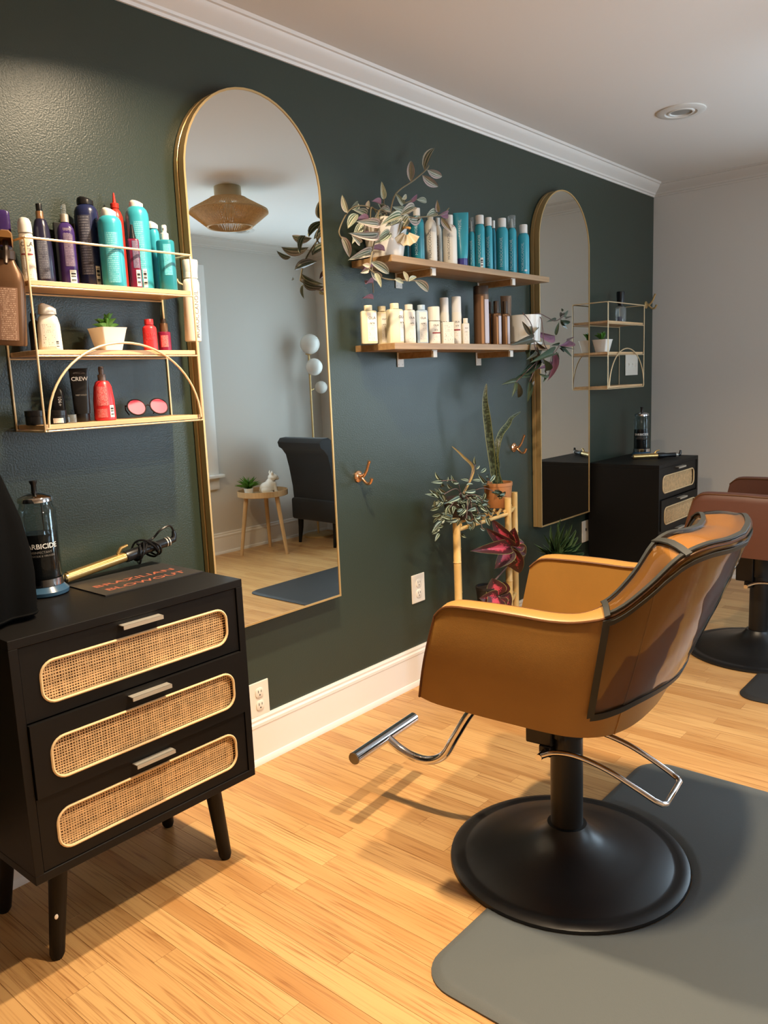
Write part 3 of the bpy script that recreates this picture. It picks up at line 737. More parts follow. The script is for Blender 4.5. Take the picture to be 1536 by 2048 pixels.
# ------------------------------------------------------------------ bottles
BODY = {
 'can':   [(.93, 0), (1, .02), (1, .88), (.97, .925), (.86, .965), (.70, .99), (.6, 1)],
 'round': [(.93, 0), (1, .02), (1, .84), (.93, .90), (.72, .955), (.5, .985), (.42, 1)],
 'flat':  [(.95, 0), (1, .015), (1, .93), (.97, .965), (.85, .985), (.5, .995), (.45, 1)],
 'cone':  [(.93, 0), (1, .02), (.97, .5), (.82, .85), (.62, .97), (.5, 1)],
 'taper': [(.95, 0), (1, .02), (.93, .7), (.78, .9), (.55, .975), (.45, 1)],
 'jar':   [(.9, 0), (1, .04), (1, .9), (.97, 1)],
 'box':   [(1, 0), (1, 1)],
}
def front(r, n, asp, u): return -r*asp*(max(0.0, 1-min(1, abs(u)/r)**n))**(1/n)
class Bot:
    """one bottle: an Empty at its base with body, cap and print as parts; local -y is its front"""
    def __init__(s, name, label, cat, x, y, z, r, h, m, shape='can', n=2.0, asp=1.0, turn=None, tilt=None, group=None):
        s.face = math.atan2(CAM.y-y, CAM.x-x)+math.pi/2 if turn is None else R(turn)
        s.t = thing(name, label, cat, (x, y, z+.0004), s.face, group); s.r, s.h, s.n, s.asp = r, h, n, asp; s.prof = BODY[shape]
        if tilt: s.t.rotation_euler = (R(tilt[0]), R(tilt[1]), s.face)
        s.body = MB().lathe([(r*a, h*b) for a, b in s.prof], 28, n=n, asp=asp).build('body', m, s.t, angle=35)
    def rad(s, z):
        v = z/s.h
        for (a, b), (c_, d) in zip(s.prof, s.prof[1:]):
            if b <= v <= d: return s.r*(a+(c_-a)*((v-b)/(d-b) if d > b else 0))
        return s.r
    def cap(s, m, r, h, z=None, style='cyl', name='cap', n=2.0, asp=1.0):
        z = s.h if z is None else z
        p = {'cyl': [(1, 0), (1, .94), (.95, 1), (0, 1)], 'dome': [(1, 0), (1, .45), (.93, .72), (.72, .92), (.4, 1), (0, 1)],
             'cone': [(1, 0), (.8, .25), (.5, .8), (.38, 1), (0, 1)], 'flare': [(.9, 0), (1, .9), (.95, 1), (0, 1)]}[style]
        MB().lathe([(r*a, z-.0003+h*b) for a, b in p], 24, n=n, asp=asp).build(name, m, s.t, angle=35); return s
    def slant(s, m, r, h, z=None, name='cap'):
        """aerosol cap with a sloped top"""
        z = s.h if z is None else z; rows = []
        for k, (a, b) in enumerate(((1, 0), (1, .5), (.93, .78), (.8, .93), (.62, 1.0), (.3, 1.0))):
            rows.append([(r*a*math.cos(q)*(1 if k < 3 else .95), r*a*math.sin(q), z-.0003+h*b-(h*.30*(math.cos(q)*.5+.5) if k > 1 else 0)) for q in (2*math.pi*j/24 for j in range(24))])
        MB().grid(rows, True, True, True).build(name, m, s.t, angle=40); return s
    def pump(s, mc, mh, r, h, z=None, nozzle=True):
        """collar, stem and spray head"""
        z = s.h if z is None else z
        MB().lathe([(r, z-.0003), (r, z+h*.42), (r*.9, z+h*.45), (0, z+h*.45)], 20).build('collar', mc, s.t, angle=35)
        MB().lathe([(r*.62, z+h*.45), (r*.6, z+h*.62), (r*.66, z+h*.64), (r*.66, z+h*.93), (r*.55, z+h), (0, z+h)], 18).build('spray_head', mh, s.t, angle=35)
        if nozzle: MB().tube([(0, -r*.3, z+h*.8), (0, -r*1.05, z+h*.8)], r*.22, 8).build('nozzle', mh, s.t)
        return s
    def panel(s, m, u0, u1, z0, z1, name='label_panel', e=.0005):
        r = s.rad((z0+z1)/2*s.h)*.999; nn = 9; rows = []
        for k in range(5):
            z = (z0+(z1-z0)*k/4)*s.h; rz = s.rad(z)
            rows.append([(u*rz, front(rz, s.n, s.asp, u*rz)-e, z) for u in (u0+(u1-u0)*i/(nn-1) for i in range(nn))])
        MB().grid(rows, uv=True).build(name, m, s.t, angle=60); return s
    def text(s, txt, m, u, z, size, vertical=False, e=.0009, name='lettering', bold=.0):
        vs, fs = text2d(txt, size, bold); out = []
        for a, b in vs:
            if vertical: uu, zz = u*s.r-b, z*s.h+a
            else: uu, zz = u*s.r+a, z*s.h+b
            out.append((uu, front(s.rad(min(max(zz, 0), s.h)), s.n, s.asp, uu)-e, zz))
        mb = MB(); mb.v = out; mb.f = fs; me = bpy.data.meshes.new(name); me.from_pydata(out, [], fs); put(name, me, m, s.t); return s
def fit(l, r, top, mid, y, zb):
    """pixel width / top at depth y on a board at height zb -> x, radius, height"""
    P = onY((l+r)/2, mid, y); rad = (r-l)/2*depth(P)/F; T_ = onY((l+r)/2, top, y); return P.x, rad, T_.z-zb
def pxl(d, P): return d*depth(P)/F
NG, MG, LG, UG, WG = ('bottles on the top of the near wire shelf', 'things on the middle of the near wire shelf', 'things on the bottom of the near wire shelf', 'bottles on the upper wooden shelf', 'bottles on the lower wooden shelf')
Z3, Z2, Z1 = 1.137+.327+.0145, 1.137+.172+.0145, 1.137+.0145
def nb(l, r, top, y, zb=Z3, mid=None): return fit(l, r, top, mid or (top+560)/2, y, zb)
# --- near unit, top board
x, r, h = nb(1, 30, 420, -.055); b = Bot('squeeze_tube', 'dark purple squeeze tube behind the hanging bronze sprayer', 'tube', x, -.045, Z3, r*.9, h, PURPLE, 'flat', 3, .6, group=NG)
x, r, h = nb(38, 70, 440, -.085)
b = Bot('squeeze_tube', 'white tube with a dark red line, first on the wire shelf top', 'tube', x, -.085, Z3, .0155, .112, IVORY, 'flat', 2.4, .8, group=NG, turn=-30)
b.cap(WHITEP, .0152, .034, style='dome').panel(P_CREAM, -.8, .8, .08, .5).panel(INKR, -.8, .8, .55, .575, 'red_line', .0009).text('OLA', INKD, .1, .76, .014).text('N°3', INKD, .1, .65, .010)
x, r, h = nb(67, 106, 440, -.075); b = Bot('spray_bottle', 'near black bottle with a copper collar and black spray head', 'bottle', x, -.075, Z3, r*.95, h, INDIGO, 'cone', 2, 1, group=NG)
b.cap(COPPER, .0088, .018, style='cyl', name='collar').cap(BLACKP, .007, .017, z=b.h+.018, style='cyl', name='spray_head').panel(P_GREY, -.65, .5, .08, .66)
x, r, h = nb(117, 153, 446, -.08); b = Bot('spray_bottle', 'purple bottle with a clear and silver spray head', 'bottle', x, -.08, Z3, r*.92, h, PURPLE, 'round', 2.6, .9, group=NG)
b.pump(NICKEL, CLEARP, .0098, .041).panel(P_PURP, -.35, .75, .30, .9).panel(BARC, .05, .78, .03, .24, 'barcode')
P = onY(130, 480, -.022); q = MB().box(-.026, .022, -.006, .006, 0, .158, .001)
t = thing('gold_edged_box', 'black panel box with a gold edge standing behind the purple spray bottle', 'box', (P.x, -.024, Z3+.0004), R(-14), NG)
q.build('body', BLACKP, t, smooth=False); MB().box(.0222, .0236, -.0064, .0064, 0, .158).build('gold_edge', BRASS, t, smooth=False)
x, r, h = nb(152, 203, 412, -.055); b = Bot('spray_can', 'navy aerosol can with a glossy black cap', 'can', x, -.055, Z3, r*.90, h, NAVY, 'can', group=NG)
b.slant(BLACKP, r*.62, .021).panel(P_GREY, -.75, .25, .16, .86).panel(BARC, .38, .72, .04, .26, 'barcode')
x, r, h = nb(198, 249, 434, -.112); b = Bot('spray_can', 'teal aerosol can with a white cap between the navy can and maroon bottle', 'can', x, -.112, Z3, r*.90, h, TEAL, 'can', group=NG)
b.slant(WHITEP, r*.56, .021).panel(P_TEAL, -.5, .6, .05, .76)
x, r, h = nb(222, 250, 418, -.033); b = Bot('pump_bottle', 'scarlet bottle with a tall narrow spout behind the teal can', 'bottle', x, -.033, Z3, r*1.05, h, ORED, 'round', group=NG)
b.cap(ORED, .0105, .012, style='cyl', name='collar').cap(ORED, .0052, .026, z=b.h+.012, style='cone', name='spout')
x, r, h = nb(244, 279, 479, -.11); b = Bot('spray_bottle', 'small maroon bottle with a black pointed cap', 'bottle', x+.004, -.120, Z3, r*.66, h, MAROON, 'flat', 3, .8, group=NG)
b.cap(BLACKP, .0086, .034, style='cone').panel(P_PURP, -.2, .85, .4, .95).panel(BARC, .15, .85, .03, .36, 'barcode')
x, r, h = nb(253, 304, 416, -.058); b = Bot('spray_can', 'tallest teal aerosol can on the wire shelf, with a white cap', 'can', x, -.058, Z3, r*.88, h, TEAL, 'can', group=NG)
b.slant(WHITEP, r*.52, .018).panel(P_TEAL, -.4, .5, .25, .82).panel(BARC, .1, .45, .04, .26, 'barcode')
x, r, h = nb(297, 320, 459, -.036); b = Bot('spray_can', 'slim teal aerosol can with a white cap near the end of the wire shelf', 'can', x, -.04, Z3, r*1.0, h, TEAL, 'can', group=NG)
b.slant(WHITEP, r*.85, .020)
x, r, h = nb(312, 351, 481, -.10); b = Bot('spray_bottle', 'clear teal bottle with a white spray head at the end of the wire shelf', 'bottle', x, -.103, Z3, r*.9, h, TEALD, 'flat', 2.4, .9, group=NG)
b.pump(WHITEP, WHITEP, .0105, .037).panel(P_TEAL, -.3, .6, .3, .9)
# bottles hooked on the unit's sides
P = onY(20, 560, -.10)
t = thing('trigger_sprayer', 'large bronze trigger spray bottle hooked on the side of the wire shelf', 'spray bottle', (.866, -.098, 1.335), R(-28)); t.rotation_euler = (R(3), R(4), R(-28))
MB().lathe([(.036*a, .19*b_) for a, b_ in ((.95, 0), (1, .02), (1, .72), (.9, .83), (.55, .94), (.42, 1))], 28, n=3, asp=.62).build('body', BROWNB, t, angle=35)
MB().lathe([(.0175, .1895), (.0175, .207), (.014, .209), (.014, .215), (0, .215)], 20).build('collar', BROWND, t)
hd = MB(); hd.grid([[(a*.013, y_, z_) for a, z_ in ((-1, zl), (-1, zh-.006), (-.5, zh), (.5, zh), (1, zh-.006), (1, zl))] for y_, zl, zh in ((.026, .222, .236), (.012, .214, .246), (-.02, .216, .250), (-.045, .224, .247), (-.056, .23, .244))], False, True, True)
hd.build('trigger_head', mat('amber_plastic', (146, 104, 60), .25), t, angle=40)
MB().tube([p[:] for p in cr([(0, -.026, .224), (0, -.034, .208), (0, -.036, .19), (0, -.044, .176)], 8)], [.006, .006, .0055, .005, .005, .005, .0045, .004], 8).build('trigger', BROWND, t)
MB().grid([[(u, front(.036, 3, .62, u)-.0006, z) for u in (-.02+.04*i/8 for i in range(9))] for z in (.012+.115*k/4 for k in range(5))], uv=True).build('label_panel', P_BROWN, t)
P = onY(372, 590, -.09)
wb_ = Bot('spray_bottle', 'tall white bottle with brand lettering hung beside the near mirror edge', 'bottle', 1.378, -.09, 1.350, .0225, .17, IVORY, 'can', tilt=(0, 2), turn=-20)
wb_.cap(WHITEP, .019, .016, z=.169, style='cyl', name='collar').cap(WHITEP, .021, .032, z=.185, style='flare').text('MOROCCANOIL', INKG, .35, .42, .017, vertical=True, bold=.01)
MB().tube([(-.02, .0, .150), (-.032, .0, .155), (-.036, .0, .16), (-.036, .004, .165)], .0022, 6).build('hanging_clip', GOLDW, wb_.t)
# --- middle board
x, r, h = fit(74, 122, 628, 660, -.09, Z2); b = Bot('lotion_bottle', 'off-white bottle with a ribbed cap and printed back label', 'bottle', x, -.09, Z2, r*.95, h, IVORY, 'taper', 3, .7, group=MG)
b.slant(WHITEP, r*.70, .026, z=h*.985).panel(P_CREAM, -.7, .7, .1, .72).panel(BARC, .45, .75, .05, .3, 'barcode')
x, r, h = fit(58, 74, 640, 670, -.05, Z2); b = Bot('dark_bottle', 'dark little bottle tucked behind the off-white bottle', 'bottle', x+.008, -.045, Z2, .013, .075, BLACKP, 'round', group=MG); b.cap(BLACKP, .007, .016)
def square_pot(label, x, y, z, sz, grp=None, rz=0, leaf=True):
    t = thing('succulent_pot', label, 'plant', (x, y, z+.0004), rz, grp); H = sz*.78
    rows = []
    for k, (s, zz) in enumerate(((.60, 0), (.66, .02), (.82, .5), (.95, .9), (1, 1), (.93, 1), (.9, .9))):
        rows.append([(a*sz/2*s, b_*sz/2*s, zz*H) for a, b_ in rrect(-1, 1, -1, 1, .16, 4)])
    MB().grid(rows, True, True, True).build('pot', WHITEC, t, angle=35)
    MB().prism([(a*sz*.44, b_*sz*.44) for a, b_ in rrect(-1, 1, -1, 1, .15, 4)], H*.82, H*.88).build('soil', SOIL, t, smooth=False)
    return t, H*.88
def leaf_mesh(name, m, nl=8, nw=4, wfn=None, fold=.12, droop=.18, tw=0.0):
    """unit leaf: length 1 along +y, width 1, arching down; uv u across, v along"""
    wfn = wfn or (lambda v: math.sin(math.pi*min(1, v**.8))**.75*(1-.15*v)); rows = []
    for i in range(nl+1):
        v = i/nl; w = wfn(v)*.5; row = []
        for j in range(nw+1):
            u = j/nw*2-1; row.append((u*w, v-.02*u*u, fold*abs(u)*w*2 - droop*v*v + tw*u*v))
        rows.append(row)
    me = MB().grid(rows, uv=True).mesh(name, True, 80); me.materials.append(m); return me
def place_leaf(parent, me, base, tip, width, nrm=None, name='leaf', roll=0.0):
    base = Vector(base); tip = Vector(tip); y = tip-base; L = y.length; y = y/L
    n = Vector(nrm) if nrm else (CAM-base).normalized(); n = (n - y*n.dot(y)).normalized()
    if roll: n = Matrix.Rotation(roll, 3, y) @ n
    x = y.cross(n)
    o = bpy.data.objects.new(name, me); C.objects.link(o); o.parent = parent
    M = Matrix(((x.x*width, y.x*L, n.x*L, base.x), (x.y*width, y.y*L, n.y*L, base.y), (x.z*width, y.z*L, n.z*L, base.z), (0, 0, 0, 1)))
    o.matrix_basis = Matrix.Translation(-Vector(parent.location)) @ M if abs(parent.rotation_euler.z) < 1e-6 else M
    return o
SUCM = leaf_mesh('leaf', LSUC, 6, 4, lambda v: (.55+.5*math.sin(math.pi*v))*(1-v**3)**.6*.9, .35, .1)
x, r, h = fit(178, 254, 652, 675, -.085, Z2); t, hz = square_pot('white square pot with a green succulent on the near wire shelf', x, -.085, Z2, .073, MG, 0)
for k in range(13):
    a = k*2.4; el = (R(32), R(52), R(75))[k % 3]; L = (.040, .044, .05)[k % 3]; c0 = Vector(t.location)+Vector((0, 0, hz-.002))
    d = Vector((math.cos(a)*math.cos(el), math.sin(a)*math.cos(el), math.sin(el))); place_leaf(t, SUCM, c0+d*.004, c0+d*L, .016, (-d.x*math.sin(el), -d.y*math.sin(el), math.cos(el)))
x, r, h = fit(285, 313, 650, 672, -.095, Z2); b = Bot('shampoo_bottle', 'bright red little bottle with pale lettering beside the succulent', 'bottle', x, -.097, Z2, r*.98, h, REDP, 'round', group=MG)
b.cap(REDP, r*.62, .014).text('SOYA', P_RED, 0, .62, .012).text('HAIR', P_RED, 0, .45, .011)
x, r, h = fit(315, 341, 664, 680, -.085, Z2); b = Bot('pump_bottle', 'dark red little bottle with a bronze cap at the shelf end', 'bottle', x, -.088, Z2, r*.95, h, MAROON, 'flat', group=MG); b.cap(BROWNB, r*.62, .022, name='cap').cap(BROWND, r*.42, .012, z=b.h+.022, name='spray_head').panel(P_RED, -.6, .6, .2, .8)
# --- bottom board
def jar(label, l, r_, top, y, hh, m, ml, name='styling_jar', grp=LG):
    x, r, h = fit(l, r_, top, top+18, y, Z1); b = Bot(name, label, 'jar', x, y, Z1, r, hh*.6, m, 'jar', group=grp); b.cap(ml, r*1.03, hh*.4, style='cyl', name='lid'); return b
jar('wide flat black jar at the left end of the wire shelf bottom board', 52, 92, 818, -.075, .034, BLACKP, BLACKP)
b = jar('black jar with a small white barcode label', 97, 133, 818, -.105, .032, BLACKP, BLACKP); b.panel(P_WHITE, -.45, .6, .1, .7)
x, r, h = fit(103, 130, 776, 800, -.05, Z1); b = Bot('styling_bottle', 'black upright bottle with white digits behind the labelled jar', 'bottle', x, -.05, Z1, r, h, BLACKP, 'taper', 3, .7, group=LG); b.text('+901', INKW, .25, .62, .012, vertical=True)
x, r, h = fit(134, 151, 827, 838, -.115, Z1); Bot('measuring_cup', 'tiny clear plastic cup between the black jar and black tube', 'cup', x, -.12, Z1, r, .02, CLEARP, 'jar', group=LG)
x, r, h = fit(138, 185, 737, 790, -.085, Z1)
t = thing('styling_tube', 'tall black styling tube with white block lettering', 'tube', (x, -.085, Z1+.0004), R(-25), LG)
rows = []
for zz, wx, wy in ((.020, .0185, .0165), (.03, .0195, .0170), (.07, .0205, .013), (h-.006, .0225, .0025), (h, .0225, .0022)): rows.append([(wx*math.copysign(abs(math.cos(q))**.7, math.cos(q)), wy*math.copysign(abs(math.sin(q))**.7, math.sin(q)), zz) for q in (2*math.pi*j/24 for j in range(24))])
MB().grid(rows, True, True, True).build('body', BLACKP, t, angle=40); MB().lathe([(.0165, 0), (.017, .002), (.017, .0198), (.0, .0198)], 24).build('cap', BLACKP, t)
def flat_text(t, s, m, x, y0, z, size, slope=0.0, bold=0.0):
    vs, fs = text2d(s, size, bold); me = bpy.data.meshes.new('lettering'); me.from_pydata([(x+a, y0+slope*(z+b_-.07), z+b_) for a, b_ in vs], [], fs); put('lettering', me, m, t)
sl = .0105/(h-.076); flat_text(t, 'CREW', INKW, 0, -.0142, h*.80, .0135, sl, .01); flat_text(t, 'AMERICAN', INKG, 0, -.0142, h*.91, .0055, sl); flat_text(t, 'FIRM HOLD', INKG, 0, -.0165, h*.50, .005, .08)
x, r, h = fit(186, 229, 762, 800, -.098, Z1); b = Bot('spray_bottle', 'red conical bottle with a grey brown spray cap', 'bottle', x, -.098, Z1, r*.98, h, REDP, 'cone', 2, 1, group=LG)
b.pump(mat('smoke_plastic', (104, 88, 80), .3), mat('smoke_plastic'), .0098, .035, nozzle=False).panel(P_RED, -.7, .5, .38, .86).panel(BARC, .5, .85, .08, .38, 'barcode').panel(P_RED, -.7, .3, .08, .3)
# pink lensed sunglasses lying on the board
P = onY(298, 832, -.09); t = thing('sunglasses', 'sunglasses with round pink lenses lying on the wire shelf', 'sunglasses', (P.x, -.085, Z1+.0245), R(8), LG); t.rotation_euler = (R(58), 0, R(-14))
PINK = mat('pink_lens', (214, 72, 100), .4, spec=.2); DKF = mat('dark_frame', (30, 18, 20), .6, spec=.2)
for sx in (-.030, .030):
    MB().lathe([(0, 0), (.022, 0), (.022, .0016), (0, .002)], 24).build('lens', PINK, t, loc=(sx, 0, .006))
    MB().tube([(sx+.0235*math.cos(2*math.pi*i/26), .0235*math.sin(2*math.pi*i/26), .0065) for i in range(27)], .0022, 6, False).build('rim', DKF, t)
    MB().tube([(sx*1.78, .004, .0068), (sx*1.86, .01, .0), (sx*1.5, .018, -.035), (sx*1.1, .013, -.052)], .0017, 6).build('temple', DKF, t)
MB().tube([(-.0072, .002, .0075), (0, .005, .009), (.0072, .002, .0075)], .0018, 6).build('bridge', DKF, t)

# --- upper wooden shelf
def ub(l, r, top, y, zb=ZU): return fit(l, r, top, (top+530)/2 if zb == ZU else (top+680)/2, y, zb)
UPX = lambda cx: 660+cx/3.339
UPY = lambda cy: 280+cy/3.339
def teal_can(label, l, r, capl, capr, captop, bodytop, y, m=TEAL, capm=WHITEP, txt=INKT, clear=False, kind='spray_can', shape='can', cat='can'):
    x, rad, h = ub(UPX(l), UPX(r), UPY(bodytop), y); P = onY(UPX((capl+capr)/2), UPY(captop), y); ch = P.z-ZU-h; cr_ = (capr-capl)/2/3.339*depth(P)/F
    b = Bot(kind, label, cat, x, y, ZU, rad, h, m, shape, group=UG)
    if clear: b.cap(WHITEP, cr_*.5, ch*.75, name='nozzle', style='cone'); b.cap(CLEARP, cr_, ch, name='clear_cap')
    else: b.cap(capm, cr_, ch)
    if txt: b.text('MOROCCANOIL', txt, -.15, .46, min(h*.085, .017), vertical=True)
    return b
teal_can('deep teal bottle half hidden right behind the trailing plant pot', 480, 528, 485, 520, 560, 600, -.05, TEALD, TEALD, None, kind='shampoo_bottle', shape='round', cat='bottle')
teal_can('deep teal bottle with a white cap, next along from the plant pot', 538, 630, 575, 622, 462, 510, -.115, TEALD, WHITEP, INKT, kind='shampoo_bottle', shape='round', cat='bottle')
teal_can('white lotion bottle, first of the white ones after the teal bottles', 635, 714, 642, 682, 490, 530, -.10, IVORY, WHITEP, INKG, kind='lotion_bottle', shape='round', cat='bottle')
teal_can('white lotion bottle squeezed in between two fuller white bottles', 700, 748, 700, 728, 520, 570, -.055, IVORY, WHITEP, INKG, kind='lotion_bottle', shape='round', cat='bottle')
teal_can('white lotion bottle standing right beside the teal squeeze tube', 754, 848, 780, 828, 505, 566, -.125, IVORY, WHITEP, INKG, kind='lotion_bottle', shape='round', cat='bottle').text('M', INKR, .55, .92, .02)
x, rad, h = ub(UPX(846), UPX(922), UPY(486), -.12)
t = thing('squeeze_tube', 'teal squeeze tube with a purple reflection painted at its foot on the upper wooden shelf', 'tube', (x, -.115, ZU+.0004), R(-52), UG)
rows = []
for zz, wx, wy in ((.036, .022, .020), (.05, .024, .021), (.09, .026, .016), (h-.008, .029, .003), (h, .029, .0028)): rows.append([(wx*math.cos(q), wy*math.sin(q), zz) for q in (2*math.pi*j/26 for j in range(26))])
MB().grid(rows, True, True, True).build('body', TEAL, t, angle=40); MB().lathe([(.021, 0), (.022, .002), (.022, .0358), (0, .0358)], 26).build('cap', mat('cap_violet_reflection', (74, 70, 140), .25), t)  # purple reflection at the tube's foot is put into the cap colour
vs, fs = text2d('MOROCCANOIL', h*.075); me = bpy.data.meshes.new('lettering'); me.from_pydata([(-.004-b_, -.0235+.0975*(h*.60+a), h*.60+a) for a, b_ in vs], [], fs); put('lettering', me, INKT, t)
teal_can('slender teal bottle with a clear overcap beside the teal tube', 925, 968, 930, 964, 520, 615, -.105, TEAL, None, INKT, True, kind='pump_bottle', cat='bottle')
teal_can('teal aerosol can with a barcode, first of the teal cans', 970, 1034, 972, 1028, 505, 565, -.13).panel(BARC, .0, .6, .05, .26, 'barcode')
teal_can('teal aerosol can, second of the teal cans', 1033, 1086, 1032, 1078, 519, 576, -.10)
teal_can('slim teal bottle with a white cap hidden between the teal cans', 1078, 1108, 1080, 1104, 540, 590, -.05, TEALD, WHITEP, None, kind='pump_bottle', shape='round', cat='bottle')
teal_can('teal aerosol can, third and widest of the teal cans', 1110, 1190, 1124, 1180, 526, 586, -.115)
teal_can('teal bottle with a white nozzle under a clear dome cap', 1184, 1246, 1183, 1236, 505, 590, -.075, TEAL, None, INKT, True, kind='pump_bottle', cat='bottle')
teal_can('teal aerosol can standing alone, last of the teal cans', 1254, 1330, 1265, 1320, 568, 626, -.105).panel(INKW, .15, .6, .13, .17, 'white_stripe')

# --- lower wooden shelf
LPX = lambda cx: 700+cx/3.2
LPY = lambda cy: 560+cy/3.2
def olap(label, l, r, capl, capr, captop, bodytop, y, m, num='N°4', n=5, asp=.6, lab=(-.25, .92), turn=-38, txt=True):
    x, rad, h = ub(LPX(l), LPX(r), LPY(bodytop), y, ZL); P = onY(LPX((capl+capr)/2), LPY(captop), y); ch = P.z-ZL-h; cr_ = (capr-capl)/2/3.2*depth(P)/F
    b = Bot('treatment_bottle', label, 'bottle', x, y, ZL, rad, h, m, 'flat', n, asp, group=WG, turn=turn); b.cap(m if m is not BLUEB else BLUEB, cr_, ch)
    if txt:
        b.panel(P_CREAM, lab[0], lab[1], .07, .62).panel(INKW, lab[0], lab[1], .62, .93, 'label_top'); u = (lab[0]+lab[1])/2
        b.text('OLA', INKD, u, .76, rad*.46, e=.0013).text(num, INKD, u, .60, rad*.32, e=.0013, bold=.01)
    return b
olap('cream treatment bottle, first along the lower wooden shelf', 68, 172, 92, 145, 163, 196, -.105, CREAMB, 'N°4')
olap('cream treatment bottle set back behind the first two on the lower shelf', 172, 240, 185, 238, 170, 202, -.062, CREAMB, 'N°4')
olap('cream treatment bottle turned sideways, third on the lower shelf', 235, 340, 258, 315, 150, 186, -.11, CREAMB, 'N°4', lab=(.35, .95), turn=-20)
olap('ivory treatment bottle beside the pale blue one', 340, 418, 340, 392, 157, 192, -.10, IVORY, 'N°5')
olap('pale blue treatment bottle on the lower wooden shelf', 420, 497, 422, 472, 160, 193, -.095, BLUEB, 'N°4C', lab=(-.5, .8))
b = olap('ivory airless bottle with a clear cap and red stripe', 500, 577, 500, 577, 173, 262, -.10, IVORY, 'N°6', 3, .8, lab=(-.6, .9), txt=False)
b.panel(P_CREAM, -.6, .9, .06, .45).text('OLA', INKD, .15, .80, b.r*.46).text('N°6', INKD, .15, .60, b.r*.34).panel(INKR, -.5, .9, .46, .51, 'red_stripe', .0010)
def tall(label, l, r, top, mid, y, num):
    x, rad, h = ub(LPX(l), LPX(r), LPY(mid), y, ZL); P = onY(LPX((l+r)/2), LPY(top), y)
    b = Bot('serum_bottle', label, 'bottle', x, y, ZL, rad, h, IVORY, 'jar', group=WG); b.cap(WHITEP, rad*.97, P.z-ZL-h, z=h, style='cyl', name='cap')
    b.panel(P_CREAM, -.7, .7, .06, .4).text('OLA', INKD, .1, .70, rad*.5).text(num, INKD, .1, .58, rad*.4).panel(INKR, -.7, .7, .44, .48, 'red_stripe', .001); return b
tall('tall slim white bottle rising behind a little white carton', 577, 635, 115, 210, -.075, 'N°7')
tall('tall slim white bottle standing between a carton and a dropper bottle', 652, 715, 108, 208, -.095, 'N°9')
x, rad, h = ub(LPX(575), LPX(660), LPY(272), -.13, ZL)
t = thing('product_carton', 'little white carton standing in front of the tall slim bottles', 'carton', (x, -.135, ZL+.0004), R(-36), WG)
MB().box(-rad*.86, rad*.86, -rad*.5, rad*.5, 0, h, .0006).build('body', IVORY, t, smooth=False)
MB().grid([[(-rad*.8+rad*1.6*i/4, -rad*.5-.0006, h*(.08+.8*k/3)) for i in range(5)] for k in range(4)], uv=True).build('label_panel', P_CREAM, t)
MB().grid([[(rad*.86+.0006, -rad*.45+rad*.9*i/4, h*(.08+.8*k/3)) for i in range(5)] for k in range(4)], uv=True).build('label_panel', print_mat('fine_print_on_lilac', (206, 202, 214), (140, 132, 150), 9, .4), t)
olap('tiny white dropper bottle with a white cap', 718, 763, 718, 748, 245, 276, -.125, IVORY, 'N°7', lab=(-.7, .8))
def bronze(label, l, r, top, mid, y, cl=None, n=3.0):
    x, rad, h = ub(LPX(l), LPX(r), LPY(mid), y, ZL); P = onY(LPX((l+r)/2), LPY(top), y)
    b = Bot('bronze_bottle', label, 'bottle', x, y, ZL, rad, h, BROWNB, 'flat' if cl else 'box', n, .8, group=WG, turn=-40); b.cap(BROWND, rad*(cl or .99), P.z-ZL-h, n=2 if cl else n, asp=1 if cl else .8)
    b.panel(LILAC, .25, .9, .04, .9, 'label_panel').panel(mat('copper_band', (190, 140, 96), .35, .4), -.25, .1, .03, .97, 'copper_band'); return b
bronze('tall bronze can with a dark cap, the tallest on the lower shelf', 793, 888, 40, 96, -.10)
bronze('narrow bronze bottle right beside the tallest bronze can', 880, 912, 140, 212, -.065, .8)
bronze('bronze bottle with a dark spray cap in the middle of the bronze row', 908, 968, 135, 212, -.105, .6)
bronze('bronze bottle with a dark spray cap next to the white plant pot', 968, 1022, 137, 215, -.125, .6)
x, rad, h = ub(LPX(965), LPX(1022), LPY(103), -.04, ZL)
t = thing('squeeze_tube', 'bronze foil tube standing behind the bronze bottles', 'tube', (x, -.045, ZL+.0004), R(-40), WG); rows = []
for zz, wx, wy in ((.03, .018, .016), (.08, .021, .014), (h-.01, .025, .003), (h, .025, .0026)): rows.append([(wx*math.cos(q), wy*math.sin(q), zz) for q in (2*math.pi*j/22 for j in range(22))])
MB().grid(rows, True, True, True).build('body', BROWNB, t, angle=40); MB().lathe([(.017, 0), (.017, .0298), (0, .0298)], 22).build('cap', BROWND, t)

# ------------------------------------------------------------------ plants
def lance(v): return math.sin(math.pi*min(1, v**.75))**.8
TRM = leaf_mesh('leaf', LTRAD, 8, 6, lance, .22, .10); PUM = leaf_mesh('leaf', LPUR, 8, 6, lance, .22, .10)
ZBM = leaf_mesh('leaf', LZEB, 7, 4, lance, .2, .22); GRM = leaf_mesh('leaf', LGREY, 9, 4, lance, .28, .30); GPM = leaf_mesh('leaf', LPUR, 9, 4, lance, .28, .30)
COM = leaf_mesh('leaf', LCOL, 9, 6, lambda v: (math.sin(math.pi*min(1, v**.62))**.7)*(1+.05*math.sin(v*60)), .10, .22)
SNM = leaf_mesh('leaf', LSNK, 12, 4, lambda v: (.55+.45*math.sin(math.pi*min(1, v*1.1)))*(1-v**5)**.7, .3, .0)
ALM = leaf_mesh('leaf', LALO, 6, 4, lambda v: (1-v)**.7*.9+.02, .5, -.12)
